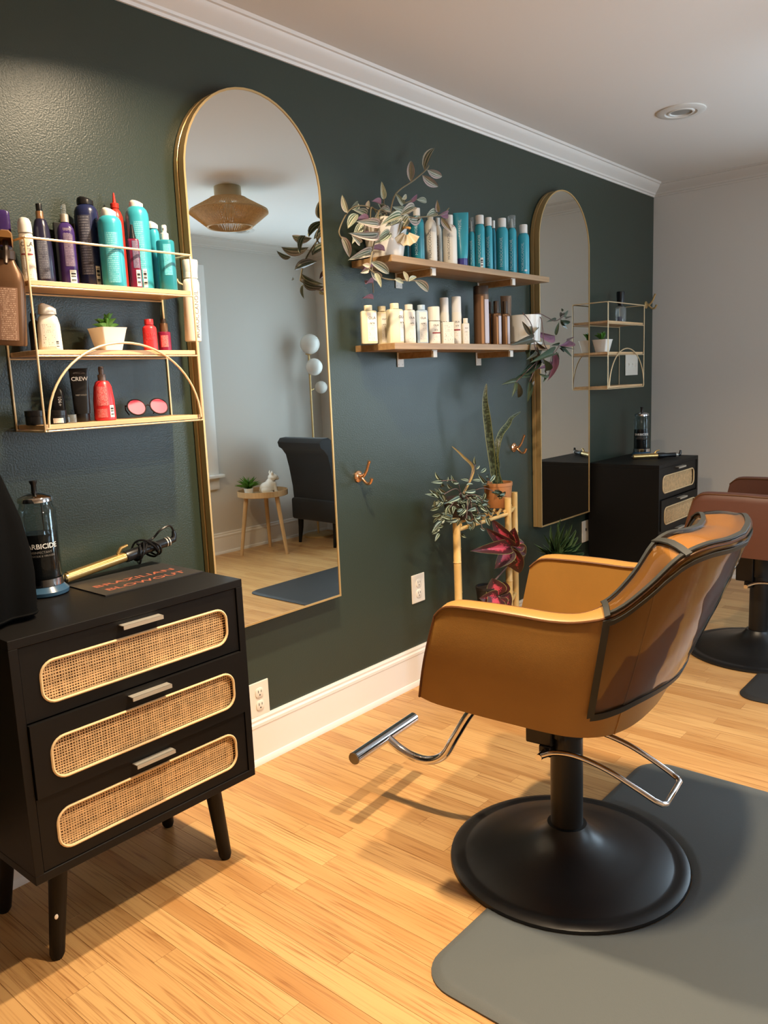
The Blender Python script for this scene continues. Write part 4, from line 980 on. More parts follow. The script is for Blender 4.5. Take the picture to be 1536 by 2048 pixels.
def round_pot(t, m, r, H, lip=.006, soil=True, n=2.0, foot=.8):
    MB().lathe([(r*foot, 0), (r*(foot+.03), .003), (r*.97, H*.86), (r, H*.87), (r, H), (r-lip, H), (r-lip, H*.88), (0, H*.86)], 32, n=n).build('pot', m, t, angle=35)
    if soil: MB().lathe([(0, H*.87), (r-lip-.001, H*.87), (r-lip-.001, H*.9), (r*.4, H*.93), (0, H*.935)], 24).build('soil', SOIL, t)
def vine(t, pts, m=STEMM, r=.0022):
    L = Vector(t.location); MB().tube([(p-L)[:] for p in cr(pts, max(6, len(pts)*5))], r, 6).build('vine', m, t)
# trailing striped plant at the left of the upper shelf
pc = onY(771, 470, -.10)
t = thing('trailing_plant', 'striped pink and green trailing plant in a white pot on the upper shelf', 'plant', (pc.x, -.098, ZU+.0004))
round_pot(t, WHITEC, .078, .128, .007, n=2.2, foot=.72)
fan = MB(); rows = []
for k in range(2):
    rows.append([( (.012+.038*k)*math.cos(R(200+i*14)), -.0, (.012+.038*k)*math.sin(R(200+i*14))+.004*(i % 2)*k) for i in range(11)])

fan.grid([[(a, b_-.006*(i % 2), c_) for i, (a, b_, c_) in enumerate(rw)] for rw in rows]); fan.grid([[(a, b_+.003, c_) for a, b_, c_ in rw] for rw in rows])
bw = fan.build('shell_ornament', mat('cream_shell', (232, 216, 184), .5), t, angle=20, loc=(.012, -.084, .083)); bw.rotation_euler = (0, 0, R(-35))
for k in range(4): MB().sphere((-.010+.007*k, -.006, .012-.002*abs(k-1.5)), .0048, seg=10, rings=7).build('bead', mat('amber_bead', (214, 160, 90), .2), bw)
UL = [(118,487,77,363),(135,462,200,416),(245,500,165,465),(255,462,257,400),(120,590,188,480),(320,425,378,482),(360,395,345,278),(540,278,540,128),(632,208,697,32),(650,200,757,250),(618,235,728,320),(490,430,440,357),(480,395,515,362),(530,412,588,362),(580,400,655,412),(505,475,428,450),(470,505,585,430),(480,510,350,555),(325,560,187,545),(330,470,415,470),(400,570,480,505),(530,510,465,620),(520,520,622,537),(640,515,725,475),(725,480,715,402),(730,500,800,490),(745,520,812,615),(322,622,138,630),(300,690,418,600),(75,645,140,790),(278,745,135,795),(270,815,410,895),(262,862,205,888),(265,845,218,832),(300,890,345,985),(270,870,348,932),(430,930,497,955),(515,945,490,870),(525,945,582,908),(565,940,670,1015),(200,690,150,640),(430,520,380,575),(440,470,560,470),(350,500,290,560),(210,560,150,690),(560,560,600,500)]
for i, (a, b_, c_, d) in enumerate(UL):
    front_ = b_ > 500
    y = -.10 + (rnd.uniform(-.11, -.06) if front_ and 180 < a < 640 else rnd.uniform(-.05, .03))
    if b_ > 780: y = -.205+rnd.uniform(-.02, .01)
    if a > 600 and b_ > 450: y = -.15
    p0 = onY(UPX(a), UPY(b_), y); p1 = onY(UPX(c_), UPY(d), y+rnd.uniform(-.02, .02)); L = (p1-p0).length
    place_leaf(t, PUM if i in (13, 25) else TRM, p0, p1, max(.016, min(.030, L*.35)), roll=rnd.uniform(-.45, .45))
V = lambda *ps: [onY(UPX(a), UPY(b_), y) for a, b_, y in ps]
vine(t, V((400, 500, -.1), (440, 360, -.09), (560, 268, -.09), (640, 200, -.1), (660, 170, -.1)), r=.0028)
vine(t, V((420, 500, -.11), (330, 470, -.15), (318, 600, -.19), (285, 730, -.205), (262, 862, -.207)), r=.0028)
vine(t, V((262, 862, -.207), (350, 920, -.21), (440, 935, -.21), (580, 940, -.21)))
vine(t, V((380, 500, -.1), (230, 440, -.1), (130, 470, -.1), (62, 600, -.1), (80, 660, -.1)))
vine(t, V((460, 520, -.11), (600, 515, -.15), (740, 500, -.15), (795, 455, -.15))); vine(t, V((400, 500, -.1), (470, 440, -.1), (530, 410, -.1), (580, 395, -.1)))
vine(t, V((380, 500, -.1), (360, 440, -.09), (360, 395, -.09))); vine(t, V((330, 600, -.18), (230, 560, -.15), (180, 690, -.15)))
# leaves on the mirror side, seen in the near mirror
for k in range(7):
    p0 = Vector((pc.x-.09-.02*(k % 3), -.11-.02*k % .07, ZU+.0+.05*k-.14)); place_leaf(t, PUM, p0, p0+Vector((-.055-.01*(k % 2), rnd.uniform(-.03, .03), rnd.uniform(-.02, .02))), .026, (0, .3, 1))
vine(t, [Vector((pc.x-.02, -.1, ZU+.12)), Vector((pc.x-.08, -.11, ZU+.16)), Vector((pc.x-.1, -.12, ZU+.05)), Vector((pc.x-.1, -.12, ZU-.12))])
# trailing plant at the right end of the lower shelf
pc2 = onY(1046, 655, -.105)
t = thing('trailing_plant', 'grey green trailing plant in a white pot at the end of the lower shelf', 'plant', (pc2.x, -.105, ZL+.0004))
MB().lathe([(.074, 0), (.08, .003), (.082, .012), (.07, .014), (.07, .01), (0, .009)], 32).build('saucer', WHITEC, t, angle=35)
MB().lathe([(.066, .0145), (.072, .018), (.078, .12), (.078, .128), (.072, .128), (.070, .112), (0, .11)], 32).build('pot', WHITEC, t, angle=35)
MB().lathe([(0, .11), (.069, .11), (.068, .116), (0, .12)], 24).build('soil', SOIL, t)
QX = lambda a: 990+a/8.084
QY = lambda b_: 580+b_/8.084
LL = [(570,730,440,505),(590,760,700,560),(960,740,670,720),(980,500,870,490),(985,730,1030,520),(1060,470,1225,580),(1060,490,1195,620),(1060,455,1120,340),(1080,440,1220,410),(1040,900,1325,770),(1040,900,1290,1010),(1040,935,1145,938),(600,790,360,860),(610,800,840,1010),(620,850,690,1290),(590,850,530,1170),(930,1020,920,1470),(990,1000,1000,1260),(930,1030,720,1085),(900,1150,760,1270),(870,1380,710,1370),(640,1100,370,1480),(700,1130,610,1320),(350,1480,150,1500),(320,1500,300,1700),(560,1480,540,1820),(370,1500,400,1800),(600,1560,640,1470),(780,1120,880,1390),(1110,330,1065,305),(1030,890,955,880),(820,1390,810,1440),(700,1050,790,1210),(480,1300,600,1180),(430,1420,520,1330),(650,980,560,1120),(700,900,800,1000)]
for i, (a, b_, c_, d) in enumerate(LL):
    y = -.19+rnd.uniform(-.04, .03); p0 = onY(QX(a), QY(b_), y); p1 = onY(QX(c_), QY(d), y+rnd.uniform(-.03, .03)); L = (p1-p0).length
    place_leaf(t, GPM if i in (2, 9, 16, 19) else GRM, p0, p1, max(.014, min(.036, L*.28)), roll=rnd.uniform(-.7, .7))
V2 = lambda *ps: [onY(QX(a), QY(b_), y) for a, b_, y in ps]
top2 = Vector((pc2.x, -.12, ZL+.12))
vine(t, [top2]+V2((450, 370, -.18), (570, 520, -.19), (620, 700, -.2), (640, 900, -.2), (680, 1150, -.2), (560, 1480, -.2)), STEMP, .002)
vine(t, [top2]+V2((690, 380, -.17), (860, 450, -.18), (960, 500, -.19), (1060, 460, -.19), (1120, 400, -.19)), STEMP, .002)
vine(t, [top2]+V2((720, 430, -.18), (770, 620, -.2), (800, 880, -.2), (930, 1020, -.2), (1040, 900, -.2)), STEMP, .002)
vine(t, V2((640, 900, -.2), (760, 1080, -.2), (900, 1030, -.2))+[onY(QX(930), QY(1020), -.2)], STEMP, .0018); vine(t, V2((680, 1150, -.2), (480, 1350, -.2), (340, 1490, -.2)), STEMP, .0018)
vine(t, V2((930, 1020, -.2), (890, 1200, -.2), (870, 1380, -.2), (820, 1390, -.2)), STEMP, .0018)
# bamboo stand
fl, frr, br, bl = (2.425, -.212), (2.83, -.188), (2.985, -.124), (2.568, -.112)
t = thing('bamboo_stand', 'bamboo plant stand against the green wall behind the tan chair', 'plant stand', (2.7, -.14, 0))
def bam(name, a, b_, r=.0145):
    a = Vector(a)-Vector(t.location); b_ = Vector(b_)-Vector(t.location); n = max(2, int((b_-a).length/.16)); pts = []; rs = []
    for k in range(n):
        for q, s in ((0.0, 1.0), (.02, 1.0), (.035, 1.12), (.05, 1.0), (.5, .97)):
            pts.append((a.lerp(b_, (k+q)/n))[:]); rs.append(r*s)
    pts.append(b_[:]); rs.append(r); MB().tube(pts, rs, 12).build(name, BAMBOO, t)
for (x, y), zt in ((fl, .70), (frr, .722), (br, .722), (bl, .722)): bam('leg', (x, y, 0), (x, y, zt))
ctr = Vector((sum(p[0] for p in (fl, frr, br, bl))/4, sum(p[1] for p in (fl, frr, br, bl))/4, 0))
for z in (.655, .27):
    for a, b_ in ((fl, frr), (frr, br), (br, bl), (bl, fl)):
        bam('rail', (a[0], a[1], z), (b_[0], b_[1], z), .008)
    for k in range(7):
        u = (k+.5)/7; a = Vector((*fl, 0)).lerp(Vector((*frr, 0)), u); b_ = Vector((*bl, 0)).lerp(Vector((*br, 0)), u); bam('slat', (a.x, a.y, z+.014), (b_.x, b_.y, z+.014), .006)
ST1, ST2 = .655+.0205, .27+.0205
# snake plant
sx = onY(1007, 985, -.115)
t = thing('snake_plant', 'tall snake plant with yellow leaf edges in a terracotta pot', 'plant', (2.865, -.118, ST1)); round_pot(t, TERRA, .062, .105, .007)
SPX = lambda a: 820+a/4.267
SPY = lambda b_: 760+b_/4.267
def curved_leaf(t, pts, wid, m, name='leaf', nrm=None):
    """one long leaf swept along a curve"""
    P = cr(pts, 18); L = Vector(t.location); rows = []
    for i, p in enumerate(P):
        v = i/17; tg = (P[min(i+1, 17)]-P[max(i-1, 0)]).normalized(); n = nrm or (CAM-p); x = tg.cross(n).normalized(); w_ = wid*.5*(.6+.4*math.sin(math.pi*min(1, v*1.15)))*(1-v**4)**.6+.0008; f = n.normalized()
        rows.append([(p-L+x*u*w_-f*.3*w_*u*u*(-1))[:] for u in (-1, -.75, 0, .75, 1)])
    MB().grid(rows, uv=True).build(name, m, t, angle=80)
base = Vector((2.865, -.118, ST1+.09))
def S(a, b_, y=-.118): return onY(SPX(a), SPY(b_), y)
curved_leaf(t, [base+Vector((-.02, 0, 0)), S(690, 600), S(660, 350), S(640, 170), S(652, 30)], .031, LSNK)
curved_leaf(t, [base+Vector((.0, .01, 0)), S(735, 640), S(770, 470), S(835, 380), S(870, 320), S(945, 270)], .023, LSNK)
curved_leaf(t, [base+Vector((.01, -.02, 0)), S(752, 800), S(755, 720), S(752, 650)], .012, LSNK)
curved_leaf(t, [base+Vector((.0, -.01, 0)), S(722, 680), S(728, 580), S(740, 495)], .026, LSNK)
# zebra plant in a pot
zc = onY(940, 1005, -.15)
t = thing('zebra_plant', 'silver striped trailing plant spilling from a pot on the bamboo stand', 'plant', (2.565, -.135, ST1)); round_pot(t, mat('brown_pot', (58, 42, 34), .6), .07, .08)
ZL_ = [(255,850,208,792),(280,870,198,870),(275,880,290,925),(310,870,330,830),(370,880,355,820),(370,880,425,880),(500,860,440,845),(250,1010,155,965),(260,1000,185,950),(290,1040,235,935),(215,1030,210,1090),(560,720,545,660),(600,790,665,745),(560,760,600,730),(640,830,680,840),(680,870,740,800),(600,860,540,850),(690,960,820,1010),(740,1000,850,975),(640,960,620,1040),(600,900,690,880),(330,1080,300,1160),(340,1080,355,1165),(420,1180,318,1215),(430,1190,395,1250),(470,1180,560,1230),(530,1200,545,1290),(560,1100,510,1110),(600,1090,700,1065),(650,1080,735,1165),(650,1170,685,1255),(270,1210,190,1290),(480,1100,420,1160),(720,940,770,960),(560,940,480,960),(420,1000,340,1040),(600,1260,650,1290),(350,920,320,900),(480,900,540,880),(620,1000,690,1050),(400,1120,460,1100),(300,960,250,940),(700,1100,640,1120),(520,1000,590,1040),(440,960,500,1000),(560,1180,620,1150),(360,1170,290,1130),(510,1130,570,1090),(640,880,590,820),(380,1020,440,1060)]
for i, (a, b_, c_, d) in enumerate(ZL_):
    y = -.235+rnd.uniform(-.035, .02) if b_ > 900 else -.14+rnd.uniform(-.04, .04)
    p0 = onY(SPX(a), SPY(b_), y); p1 = onY(SPX(c_), SPY(d), y+rnd.uniform(-.02, .02)); L = (p1-p0).length
    place_leaf(t, ZBM, p0, p1, max(.011, min(.02, L*.42)), roll=rnd.uniform(-.7, .7))
zt = Vector((2.565, -.14, ST1+.08))
for k in range(64):
    a = rnd.uniform(math.pi*.72, math.pi*1.92); rr = rnd.uniform(.045, .10); z = ST1+.085-rnd.random()**1.3*.11*(rr/.075 if rr > .065 else .3); p0 = Vector((2.565+rr*math.cos(a), -.135+rr*math.sin(a), z))
    dd = Vector((math.cos(a)+rnd.uniform(-.8, .8), math.sin(a)+rnd.uniform(-.5, .5), rnd.uniform(-.9, .35))).normalized(); place_leaf(t, ZBM, p0, p0+dd*rnd.uniform(.03, .046), .017, roll=rnd.uniform(-.6, .6))
for ends in (((250, 1000), -.23), ((270, 860), -.14), ((480, 1190), -.235), ((620, 1280), -.235), ((760, 980), -.2), ((560, 720), -.14), ((340, 1090), -.23), ((660, 1120), -.235), ((530, 1210), -.23)):
    p = onY(SPX(ends[0][0]), SPY(ends[0][1]), ends[1]); vine(t, [zt, zt.lerp(p, .45)+Vector((0, -.02, .035)), p], STEMP, .0017)
curved_leaf(t, [zt, onY(SPX(540), SPY(770), -.14), onY(SPX(450), SPY(650), -.14), onY(SPX(358), SPY(565), -.14)], .010, mat('dry_stalk', (168, 140, 84), .6), 'dry_stalk')
# coleus and aloe on the lower tier
t = thing('coleus_plant', 'crimson leaved coleus on the bamboo stand behind the tan chair', 'plant', (2.70, -.165, ST2)); round_pot(t, mat('dark_pot', (44, 36, 32), .6), .05, .08)
def hub(cx, cy, y, tips, wd):
    h0 = onY(SPX(cx), SPY(cy), y)
    for a, b_ in tips:
        p1 = onY(SPX(a), SPY(b_), y+rnd.uniform(-.04, .03)); d = (p1-h0); place_leaf(t, COM, h0+d*.08, p1, wd*rnd.uniform(.85, 1.15), roll=rnd.uniform(-.4, .4))
hub(875, 1425, -.235, ((622, 1440), (712, 1222), (880, 1285), (985, 1370), (1030, 1450), (1005, 1540), (925, 1680), (745, 1600), (700, 1330), (860, 1620)), .068)
hub(760, 1850, -.225, ((622, 1870), (700, 1700), (860, 1790), (890, 1930), (690, 1940), (800, 1700), (790, 1960)), .072)
for a, b_ in ((875, 1425), (760, 1850)): vine(t, [Vector((2.70, -.165, ST2+.07)), onY(SPX(a+10), SPY(b_+90), -.21), onY(SPX(a), SPY(b_), -.232)], STEMP, .004)
ac = onY(SPX(1240), SPY(1500), -.18)
t = thing('aloe_plant', 'spiky green aloe in a tall pale planter behind the tan chair', 'plant', (ac.x, -.18, 0)); round_pot(t, mat('pale_pot', (214, 206, 186), .5), .085, ac.z-.03)
ah = Vector((ac.x, -.18, ac.z-.055))
tips = [(1030,1370),(1100,1360),(1060,1400),(1130,1310),(1170,1280),(1210,1240),(1250,1205),(1290,1190),(1330,1215),(1370,1250),(1385,1300),(1400,1350),(1420,1400),(1430,1470),(1240,1300),(1300,1290),(1340,1340),(1180,1350),(1140,1400),(1220,1380),(1280,1370),(1360,1410),(1100,1440),(1060,1470),(1020,1450),(1310,1430),(1200,1440),(1260,1250),(1335,1270)]
for i, (a, b_) in enumerate(tips):
    p1 = onY(SPX(a), SPY(b_), -.18+rnd.uniform(-.05, .05)); q0 = ac+(p1-ac)*.06; place_leaf(t, ALM, q0, p1, .024, roll=rnd.uniform(-.3, .3)); p2 = ac+(p1-ac)*rnd.uniform(.6, .85)+Vector((rnd.uniform(-.02, .02), -.02, rnd.uniform(-.01, .02))); place_leaf(t, ALM, q0, p2, .022, roll=rnd.uniform(-.3, .3))
MB().tube([(ah-Vector(t.location))[:], (ac-Vector(t.location))[:]], [.02, .012], 10).build('stem', LALO, t)

# ------------------------------------------------------------------ things fixed to the green wall
def hook(label, px, py, m, z_s=1.0):
    p = onY(px, py, 0); t = thing('coat_hook', label, 'hook', (p.x, -.0005, p.z))
    MB().lathe([(.021, 0), (.021, .004), (.017, .007), (.010, .009), (.008, .016), (0, .016)], 28).build('rosette', m, t); t.children[0].rotation_euler = (R(90), 0, 0)
    MB().tube([q[:] for q in cr([(0, -.015, 0), (0, -.026, -.012), (0, -.042, -.024), (0, -.058, -.020), (0, -.066, -.004)], 16)], [.0055]*14+[.006, .0068], 10).build('lower_prong', m, t)
    MB().tube([q[:] for q in cr([(0, -.012, -.002), (0, -.028, .004), (0, -.042, .022), (0, -.052, .045), (0, -.058, .058)], 16)], [.0055]*14+[.006, .0068], 10).build('upper_prong', m, t)
hook('copper coat hook on the green wall between mirror and plant stand', 716, 953, COPPER); hook('copper coat hook on the green wall just left of the far mirror', 1027, 895, COPPER)
hook('gold coat hook at the far corner beside the wire shelf', 1291, 610, BRASS)
def outlet(label, px, py, kind='duplex'):
    p = onY(px, py, 0); t = thing('outlet_plate' if kind != 'switch' else 'switch_plate', label, 'outlet' if kind != 'switch' else 'switch', (p.x, 0, p.z)); W = .041 if kind != 'switch' else .083; H = .058
    MB().box(-W, W, -.0055, -.0004, -H, H, .0022).build('plate', PLATE, t, smooth=False)
    if kind == 'duplex':
        for s in (-.0215, .0215):
            f = MB().lathe([(0, 0), (.0165, 0), (.0165, .0022), (.015, .003), (0, .003)], 24, n=2.8).build('receptacle', PLATE, t, loc=(0, -.0057, s)); f.rotation_euler = (R(90), 0, 0)
            for a, b_, w_, h_ in ((-.0062, .005, .0011, .0045), (.0062, .005, .0011, .0038), (0, -.0068, .0021, .0021)): MB().box(a-w_, a+w_, b_-h_, b_+h_, .0031, .0034).build('slot', SLOT, f, smooth=False)
        MB().sphere((0, -.0057, 0), .0024, .001, .0024, 8, 5).build('screw', PLATE, t)
    elif kind == 'jack':
        MB().box(-.006, .006, -.0066, -.0056, .002, .016).build('socket', SLOT, t, smooth=False)
    else:
        for s in (-.046, 0, .046):
            MB().box(s-.005, s+.005, -.0066, -.0056, -.012, .012).build('switch_slot', WHITEC, t, smooth=False); MB().box(s-.003, s+.003, -.014, -.0058, -.002, .009, .0008).build('toggle', PLATE, t, smooth=False)
outlet('white duplex outlet above the baseboard right beside the near dresser', 517, 1397); outlet('white duplex outlet below the copper hook and left of the bamboo stand', 835, 1176)
outlet('white phone jack plate under the far mirror', 1170, 1062, 'jack'); outlet('white triple switch plate behind the far wire shelf', 1262, 730, 'switch')

# ------------------------------------------------------------------ on the near dresser
def sanitiser(label, x, y, z, s=1.0, grp=None, turn=0):
    """glass disinfectant jar with steel lid"""
    t = thing('disinfectant_jar', label, 'jar', (x, y, z+.0004), math.atan2(CAM.y-y, CAM.x-x)+math.pi/2+turn, 'disinfectant jars on the dressers'); t.scale = (s, s, s)
    MB().lathe([(.050, 0), (.054, .003), (.055, .011), (.048, .018), (.043, .024), (0, .024)], 36).build('foot', mat('blue_grey_plastic', (52, 82, 108), .25), t)
    MB().lathe([(.0445, .0243), (.0445, .041), (0, .041)], 36).build('steel_band', CHROME, t)
    MB().lathe([(.0425, .0413), (.043, .05), (.043, .190), (.0425, .197), (.044, .200), (.0425, .203), (.037, .213), (.036, .222), (.0345, .222), (.0355, .213), (.041, .203), (.041, .0425), (0, .0423)], 36).build('glass', JARG, t)
    MB().lathe([(0, .0428), (.0405, .0428), (.0405, .148), (0, .1485)], 32).build('liquid', mat('dark_blue_liquid', (6, 8, 14), .15, spec=.15), t)
    MB().lathe([(.0385, .2225), (.0385, .231), (.036, .234), (.022, .240), (.012, .243), (0, .243)], 36).build('lid', CHROME, t)
    MB().lathe([(.0065, .2432), (.006, .262), (.009, .268), (.009, .272), (0, .272)], 20).build('lid_knob', BLACKP, t)
    MB().tube([(.012, -.012, .05), (.012, -.012, .235)], .0016, 6).build('lift_rod', CHROME, t)
    def curve_text(s_, size, z, m, bold=0.0):
        vs, fs = text2d(s_, size, bold); me = bpy.data.meshes.new('lettering'); r = .0437
        me.from_pydata([(r*math.sin(a/r), -r*math.cos(a/r), z+b_) for a, b_ in vs], [], fs); put('lettering', me, m, t)
    curve_text('BARBICIDE', .0165, .121, INKW, .012); curve_text('DISINFECTANT', .0075, .107, INKG); curve_text('FUNGICIDE & VIRUCIDE', .006, .0985, INKG)
    return t
sanitiser('blue footed disinfectant jar on the near dresser beside the black cape', .876, -.112, DH)
card = thing('product_card', 'black card with coral capital lettering lying on the near dresser', 'card', (1.08, -.176, DH+.0004))
MB().box(-.139, .139, -.094, .094, 0, .0028).build('sheet', mat('black_card', (48, 45, 43), .45), card, smooth=False)
for s_, yy in (('BRAZILIAN', .0), ('BLOWOUT', -.052)):
    vs, fs = text2d(s_, .047, .012); me = bpy.data.meshes.new('lettering'); w_ = max(v[0] for v in vs); k = .112/w_
    me.from_pydata([(a*k+.0, yy+b_*.72, .0031) for a, b_ in vs], [], fs); put('lettering', me, INKO, card)
def curling_iron(label, A, B, cord=True):
    """barrel from A to handle end at B"""
    t = thing('curling_iron', label, 'curling iron', A); d = Vector(B)-Vector(A); L = d.length
    t.rotation_mode = 'QUATERNION'; t.rotation_quaternion = d.to_track_quat('X', 'Z')
    GOLDB = mat('gold_barrel', (206, 172, 112), .28, .9)
    MB().tube([(0, 0, 0), (.004, 0, 0), (L*.52, 0, 0)], [.008, .0125, .0125], 20).build('barrel', GOLDB, t)
    MB().tube([(-.008, 0, 0), (.0, 0, 0)], [.006, .009], 14).build('cool_tip', BLACKP, t)
    MB().grid([[(x_, .0145*math.sin(a), .0145*math.cos(a)) for a in (R(-50+100*i/8) for i in range(9))] for x_ in (.01, L*.25, L*.5)]).build('clamp', GOLDB, t)
    MB().tube([(L*.46, 0, .014), (L*.50, 0, .026), (L*.56, 0, .028)], [.004, .005, .004], 8).build('thumb_lever', GOLDB, t)
    MB().tube([(L*.52, 0, 0), (L*.535, 0, 0), (L*.64, 0, 0), (L*.70, 0, 0), (L*.93, 0, 0), (L*.94, 0, 0)], [.0145, .0155, .015, .012, .0125, .011], 20).build('handle', BLACKP, t)
    for q in (.90, .925): MB().tube([(L*q, 0, 0), (L*q+.003, 0, 0)], .0134, 18).build('handle_ring', NICKEL, t)
    MB().tube([(L*.94, 0, 0), (L*.985, 0, .001), (L, 0, .012), (L, 0, .024)], [.010, .009, .007, .005], 12).build('swivel', BLACKP, t)
    if cord:
        pts = [Vector((L, 0, .024)), Vector((L*.97, .0, .042)), Vector((L*.88, .004, .036)), Vector((L*.82, .016, .018))]
        for k in range(46):
            a = k*.82; rr = .021+.006*math.sin(k*.7); pts.append(Vector((L*(.66+.10*math.sin(k*.23)**2)+.018*math.sin(k*.41), rr*math.sin(a), rr*math.cos(a)+.004*math.sin(k))))
        MB().tube([p[:] for p in cr(pts, 230)], .0029, 6).build('cord', BLACKP, t)
    return t
A = onY(128, 1158, -.085); B = onY(350, 1078, -.075); A.z = max(A.z, DH+.017); 
curling_iron('gold barrel curling iron with its black cord wound round the handle, near dresser', A, B)
# cape hanging on a wall arm at the picture's left edge
ar = thing('wall_arm', 'brass wall arm carrying the black cape beside the near dresser', 'hook', (.69, 0, 1.165))
MB().tube([(0, -.001, 0), (0, -.30, 0), (0, -.315, .012)], .005, 8).build('arm', BRASS, ar); MB().box(-.02, .02, -.004, -.0005, -.03, .03, .001).build('plate', BRASS, ar, smooth=False)
cp = MB(); rows = []
for k, (z, rx, ry) in enumerate(((1.172, .004, .10), (1.166, .014, .105), (1.12, .030, .11), (1.04, .060, .12), (.97, .088, .125), (.90, .104, .13), (.85, .110, .132), (.80, .110, .132), (.762, .108, .132))):
    rows.append([((rx*(1+.10*math.sin(a*7+k*.25)*min(1, k/3)))*math.cos(a), (ry*(1+.08*math.sin(a*7+k*.25)*min(1, k/3)))*math.sin(a)-.19, z-1.165) for a in (2*math.pi*j/72 for j in range(72))])
cp.grid(rows, True, True, False); cape = thing('black_cape', 'black salon cape hanging over the end of the near dresser', 'cape', (.69, 0, 1.165)); cp.build('cloth', mat('black_nylon', (5, 5, 5), .8, bump=.2, bscale=60, spec=.1), cape, angle=80)
MB().tube([(x_*1.012, y_, z_+.004) if True else 0 for x_, y_, z_ in [((.108*(1+.10*math.sin(a*7+2)))*math.cos(a), (.132*(1+.08*math.sin(a*7+2)))*math.sin(a)-.19, .762-1.165) for a in (2*math.pi*j/72 for j in range(73))]], .003, 6, False).build('hem', mat('black_nylon'), cape)

# ------------------------------------------------------------------ far corner things
sanitiser('disinfectant jar on the far corner dresser', 4.33, -.13, .752)
A = Vector((4.13, -.165, .7665)); curling_iron('gold curling iron lying on the far dresser', A, (4.30, -.36, .7685), False)
FZ3, FZ2 = Z3, Z2
x, r, h = fit(1231, 1252, 612, 625, -.08, FZ3); b = Bot('spray_bottle', 'clear bottle with a tall black cap on the far wire shelf', 'bottle', x, -.08, FZ3, r, h, CLEARP, 'round'); b.cap(BLACKP, r*.5, .012, name='collar').cap(BLACKP, r*.8, .062, z=h+.012, style='flare', name='cap').panel(P_GREY, -.6, .2, .05, .35)
x, r, h = fit(1188, 1225, 680, 692, -.09, FZ2); t, hz = square_pot('white square pot with a green succulent on the far wire shelf', x, -.085, FZ2, .082)
for k in range(9):
    a = k*2.4; el = (R(45), R(60), R(80))[k % 3]; c0 = Vector(t.location)+Vector((0, 0, hz-.002)); d = Vector((math.cos(a)*math.cos(el), math.sin(a)*math.cos(el), math.sin(el)))
    place_leaf(t, SUCM, c0+d*.004, c0+d*.055, .016, (-d.x*math.sin(el), -d.y*math.sin(el), math.cos(el)))

# ------------------------------------------------------------------ the window side, seen in the near mirror
TX, TY, TZ = 3.86, -2.66, .43
t = thing('tray_table', 'round beech tray table on three legs by the window wall', 'table', (TX, TY, 0))
MB().lathe([(0, TZ), (.18, TZ), (.186, TZ+.003), (.186, TZ+.042), (.179, TZ+.042), (.179, TZ+.010), (0, TZ+.010)], 44).build('tray', LIGHTW, t, angle=35)
for a in (200, 320, 80): MB().tube([(.13*math.cos(R(a)), .13*math.sin(R(a)), TZ-.0005), (.195*math.cos(R(a)), .195*math.sin(R(a)), 0)], [.017, .012], 14).build('leg', LIGHTW, t)
d = MB(); g = d.sphere
g((0, .01, .048), .040, .046, .046); g((0, -.012, .075), .034, .032, .042); g((-.022, .02, .03), .022, .034, .028); g((.022, .02, .03), .022, .034, .028)
g((0, -.03, .125), .032, .031, .030); g((0, -.055, .116), .020, .014, .016); g((0, -.016, .1), .026, .024, .022)
for s in (-1, 1):
    d.tube([(s*.017, -.03, .085), (s*.019, -.036, .04), (s*.020, -.040, .006)], [.014, .011, .010], 10); g((s*.020, -.047, .008), .012, .015, .008); g((s*.03, .0, .010), .012, .026, .009)
    d.tube([(s*.018, -.024, .145), (s*.024, -.020, .163), (s*.022, -.018, .180)], [.010, .009, .002], 8)
dg = thing('dog_figurine', 'white ceramic bulldog figurine sitting on the tray table', 'figurine', (TX+.035, TY+.03, TZ+.0104), R(112)); dg.scale = (1.05, 1.25, .95)
o = d.build('body', WHITEC, dg, angle=180); rm = o.modifiers.new('remesh', 'REMESH'); rm.mode = 'VOXEL'; rm.voxel_size = .0032; rm.use_smooth_shade = True; sm = o.modifiers.new('smooth', 'SMOOTH'); sm.iterations = 6; sm.factor = .5
MB().tube([(.025*math.cos(q)*1.0, -.026+.023*math.sin(q), .100-.006*math.sin(q)) for q in (2*math.pi*j/24 for j in range(25))], .0035, 6, False).build('collar', mat('grey_collar', (150, 146, 140), .5), dg)
t = thing('spiky_plant', 'small spiky green plant behind the bulldog figurine', 'plant', (TX-.085, TY-.055, TZ+.0104)); round_pot(t, WHITEC, .035, .05)
GRL = leaf_mesh('leaf', LSUC, 5, 2, lambda v: (1-v)*.9+.05, .3, .12)
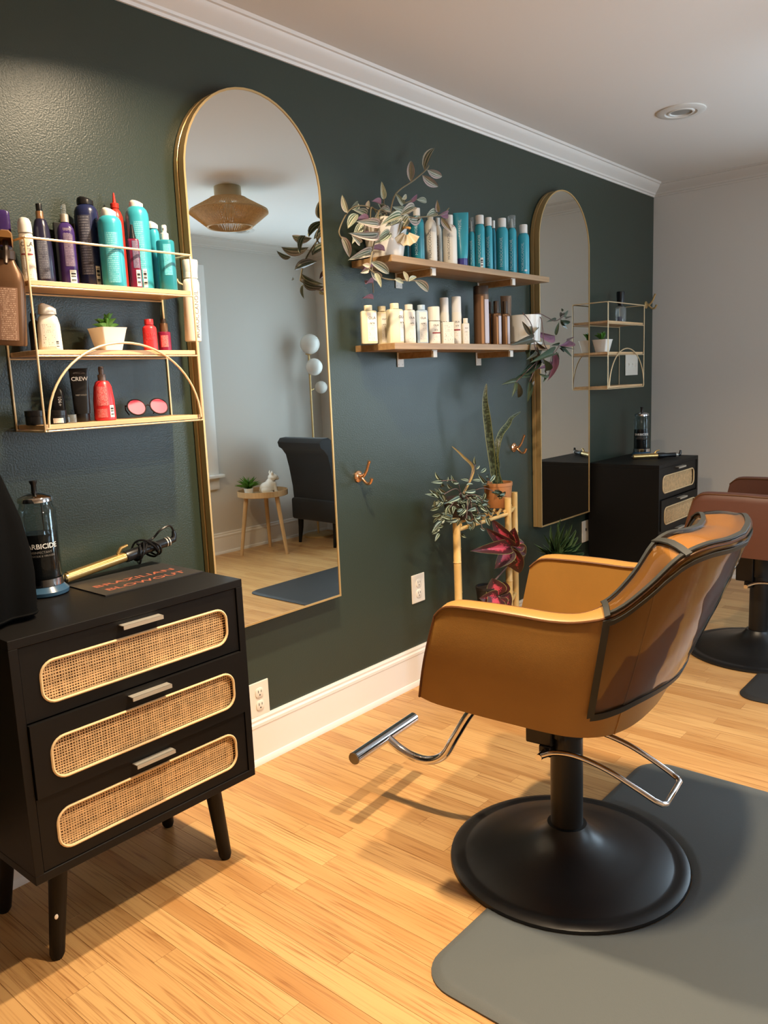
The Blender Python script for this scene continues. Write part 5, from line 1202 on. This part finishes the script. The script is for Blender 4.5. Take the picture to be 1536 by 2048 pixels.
for k in range(34):
    a = k*2.4; el = R(20+60*((k*7) % 10)/10); c0 = Vector(t.location)+Vector((0, 0, .045)); dd = Vector((math.cos(a)*math.cos(el), math.sin(a)*math.cos(el), math.sin(el))); place_leaf(t, GRL, c0, c0+dd*.105, .010, (-dd.x*math.sin(el), -dd.y*math.sin(el), math.cos(el)))
# black slipper chair, its scrolled back towards the table
VEL = mat('black_velvet', (14, 13, 14), .75, sheen=.15); t = thing('slipper_chair', 'black velvet armless chair with a scrolled back by the floor lamp', 'chair', (4.435, -2.50, 0), R(3))
prof = [(-.19, .30), (-.20, .45), (-.225, .60), (-.25, .70), (-.285, .745), (-.315, .765), (-.325, .80), (-.30, .83), (-.24, .835), (-.185, .80), (-.145, .70), (-.115, .55), (-.09, .42), (-.08, .30)]
MB().prism([(a, b_) for a, b_ in prof], -.24, .24, 'y').build('backrest', VEL, t, angle=50)
MB().box(-.22, .28, -.25, .25, .19, .36, .02).build('seat_frame', VEL, t); MB().box(-.085, .29, -.25, .25, .362, .43, .025).build('seat_cushion', VEL, t)
for sx, sy in ((-.17, -.2), (-.17, .2), (.23, -.2), (.23, .2)): MB().tube([(sx, sy, .192), (sx*1.02, sy, .12), (sx*1.12, sy, 0)], [.024, .02, .012], 10).build('leg', BLACKW, t)
t = thing('globe_floor_lamp', 'brass floor lamp with three white globes in the far corner', 'floor lamp', (4.53, -2.78, 0))
MB().lathe([(.12, 0), (.12, .012), (.112, .016), (.02, .018), (0, .018)], 36).build('base', BRASS, t, angle=35); MB().tube([(0, 0, .016), (0, 0, 1.46)], .0085, 12).build('pole', BRASS, t)
GLB = mat('opal_glass', (226, 222, 214), .25)
for x_, y_, z_, r_ in ((0, .02, 1.54, .078), (-.03, .085, 1.36, .066), (.09, .03, 1.20, .05)):
    MB().sphere((x_, y_, z_), r_, seg=28, rings=18).build('globe', GLB, t)
    if z_ < 1.5: MB().tube([(0, 0, z_-.02), (x_*.3, y_*.3, z_-.01)], .006, 8).build('globe_arm', BRASS, t)
    else: MB().lathe([(.012, 1.455), (.026, 1.462), (.026, 1.468), (0, 1.468)], 18).build('globe_cup', BRASS, t)
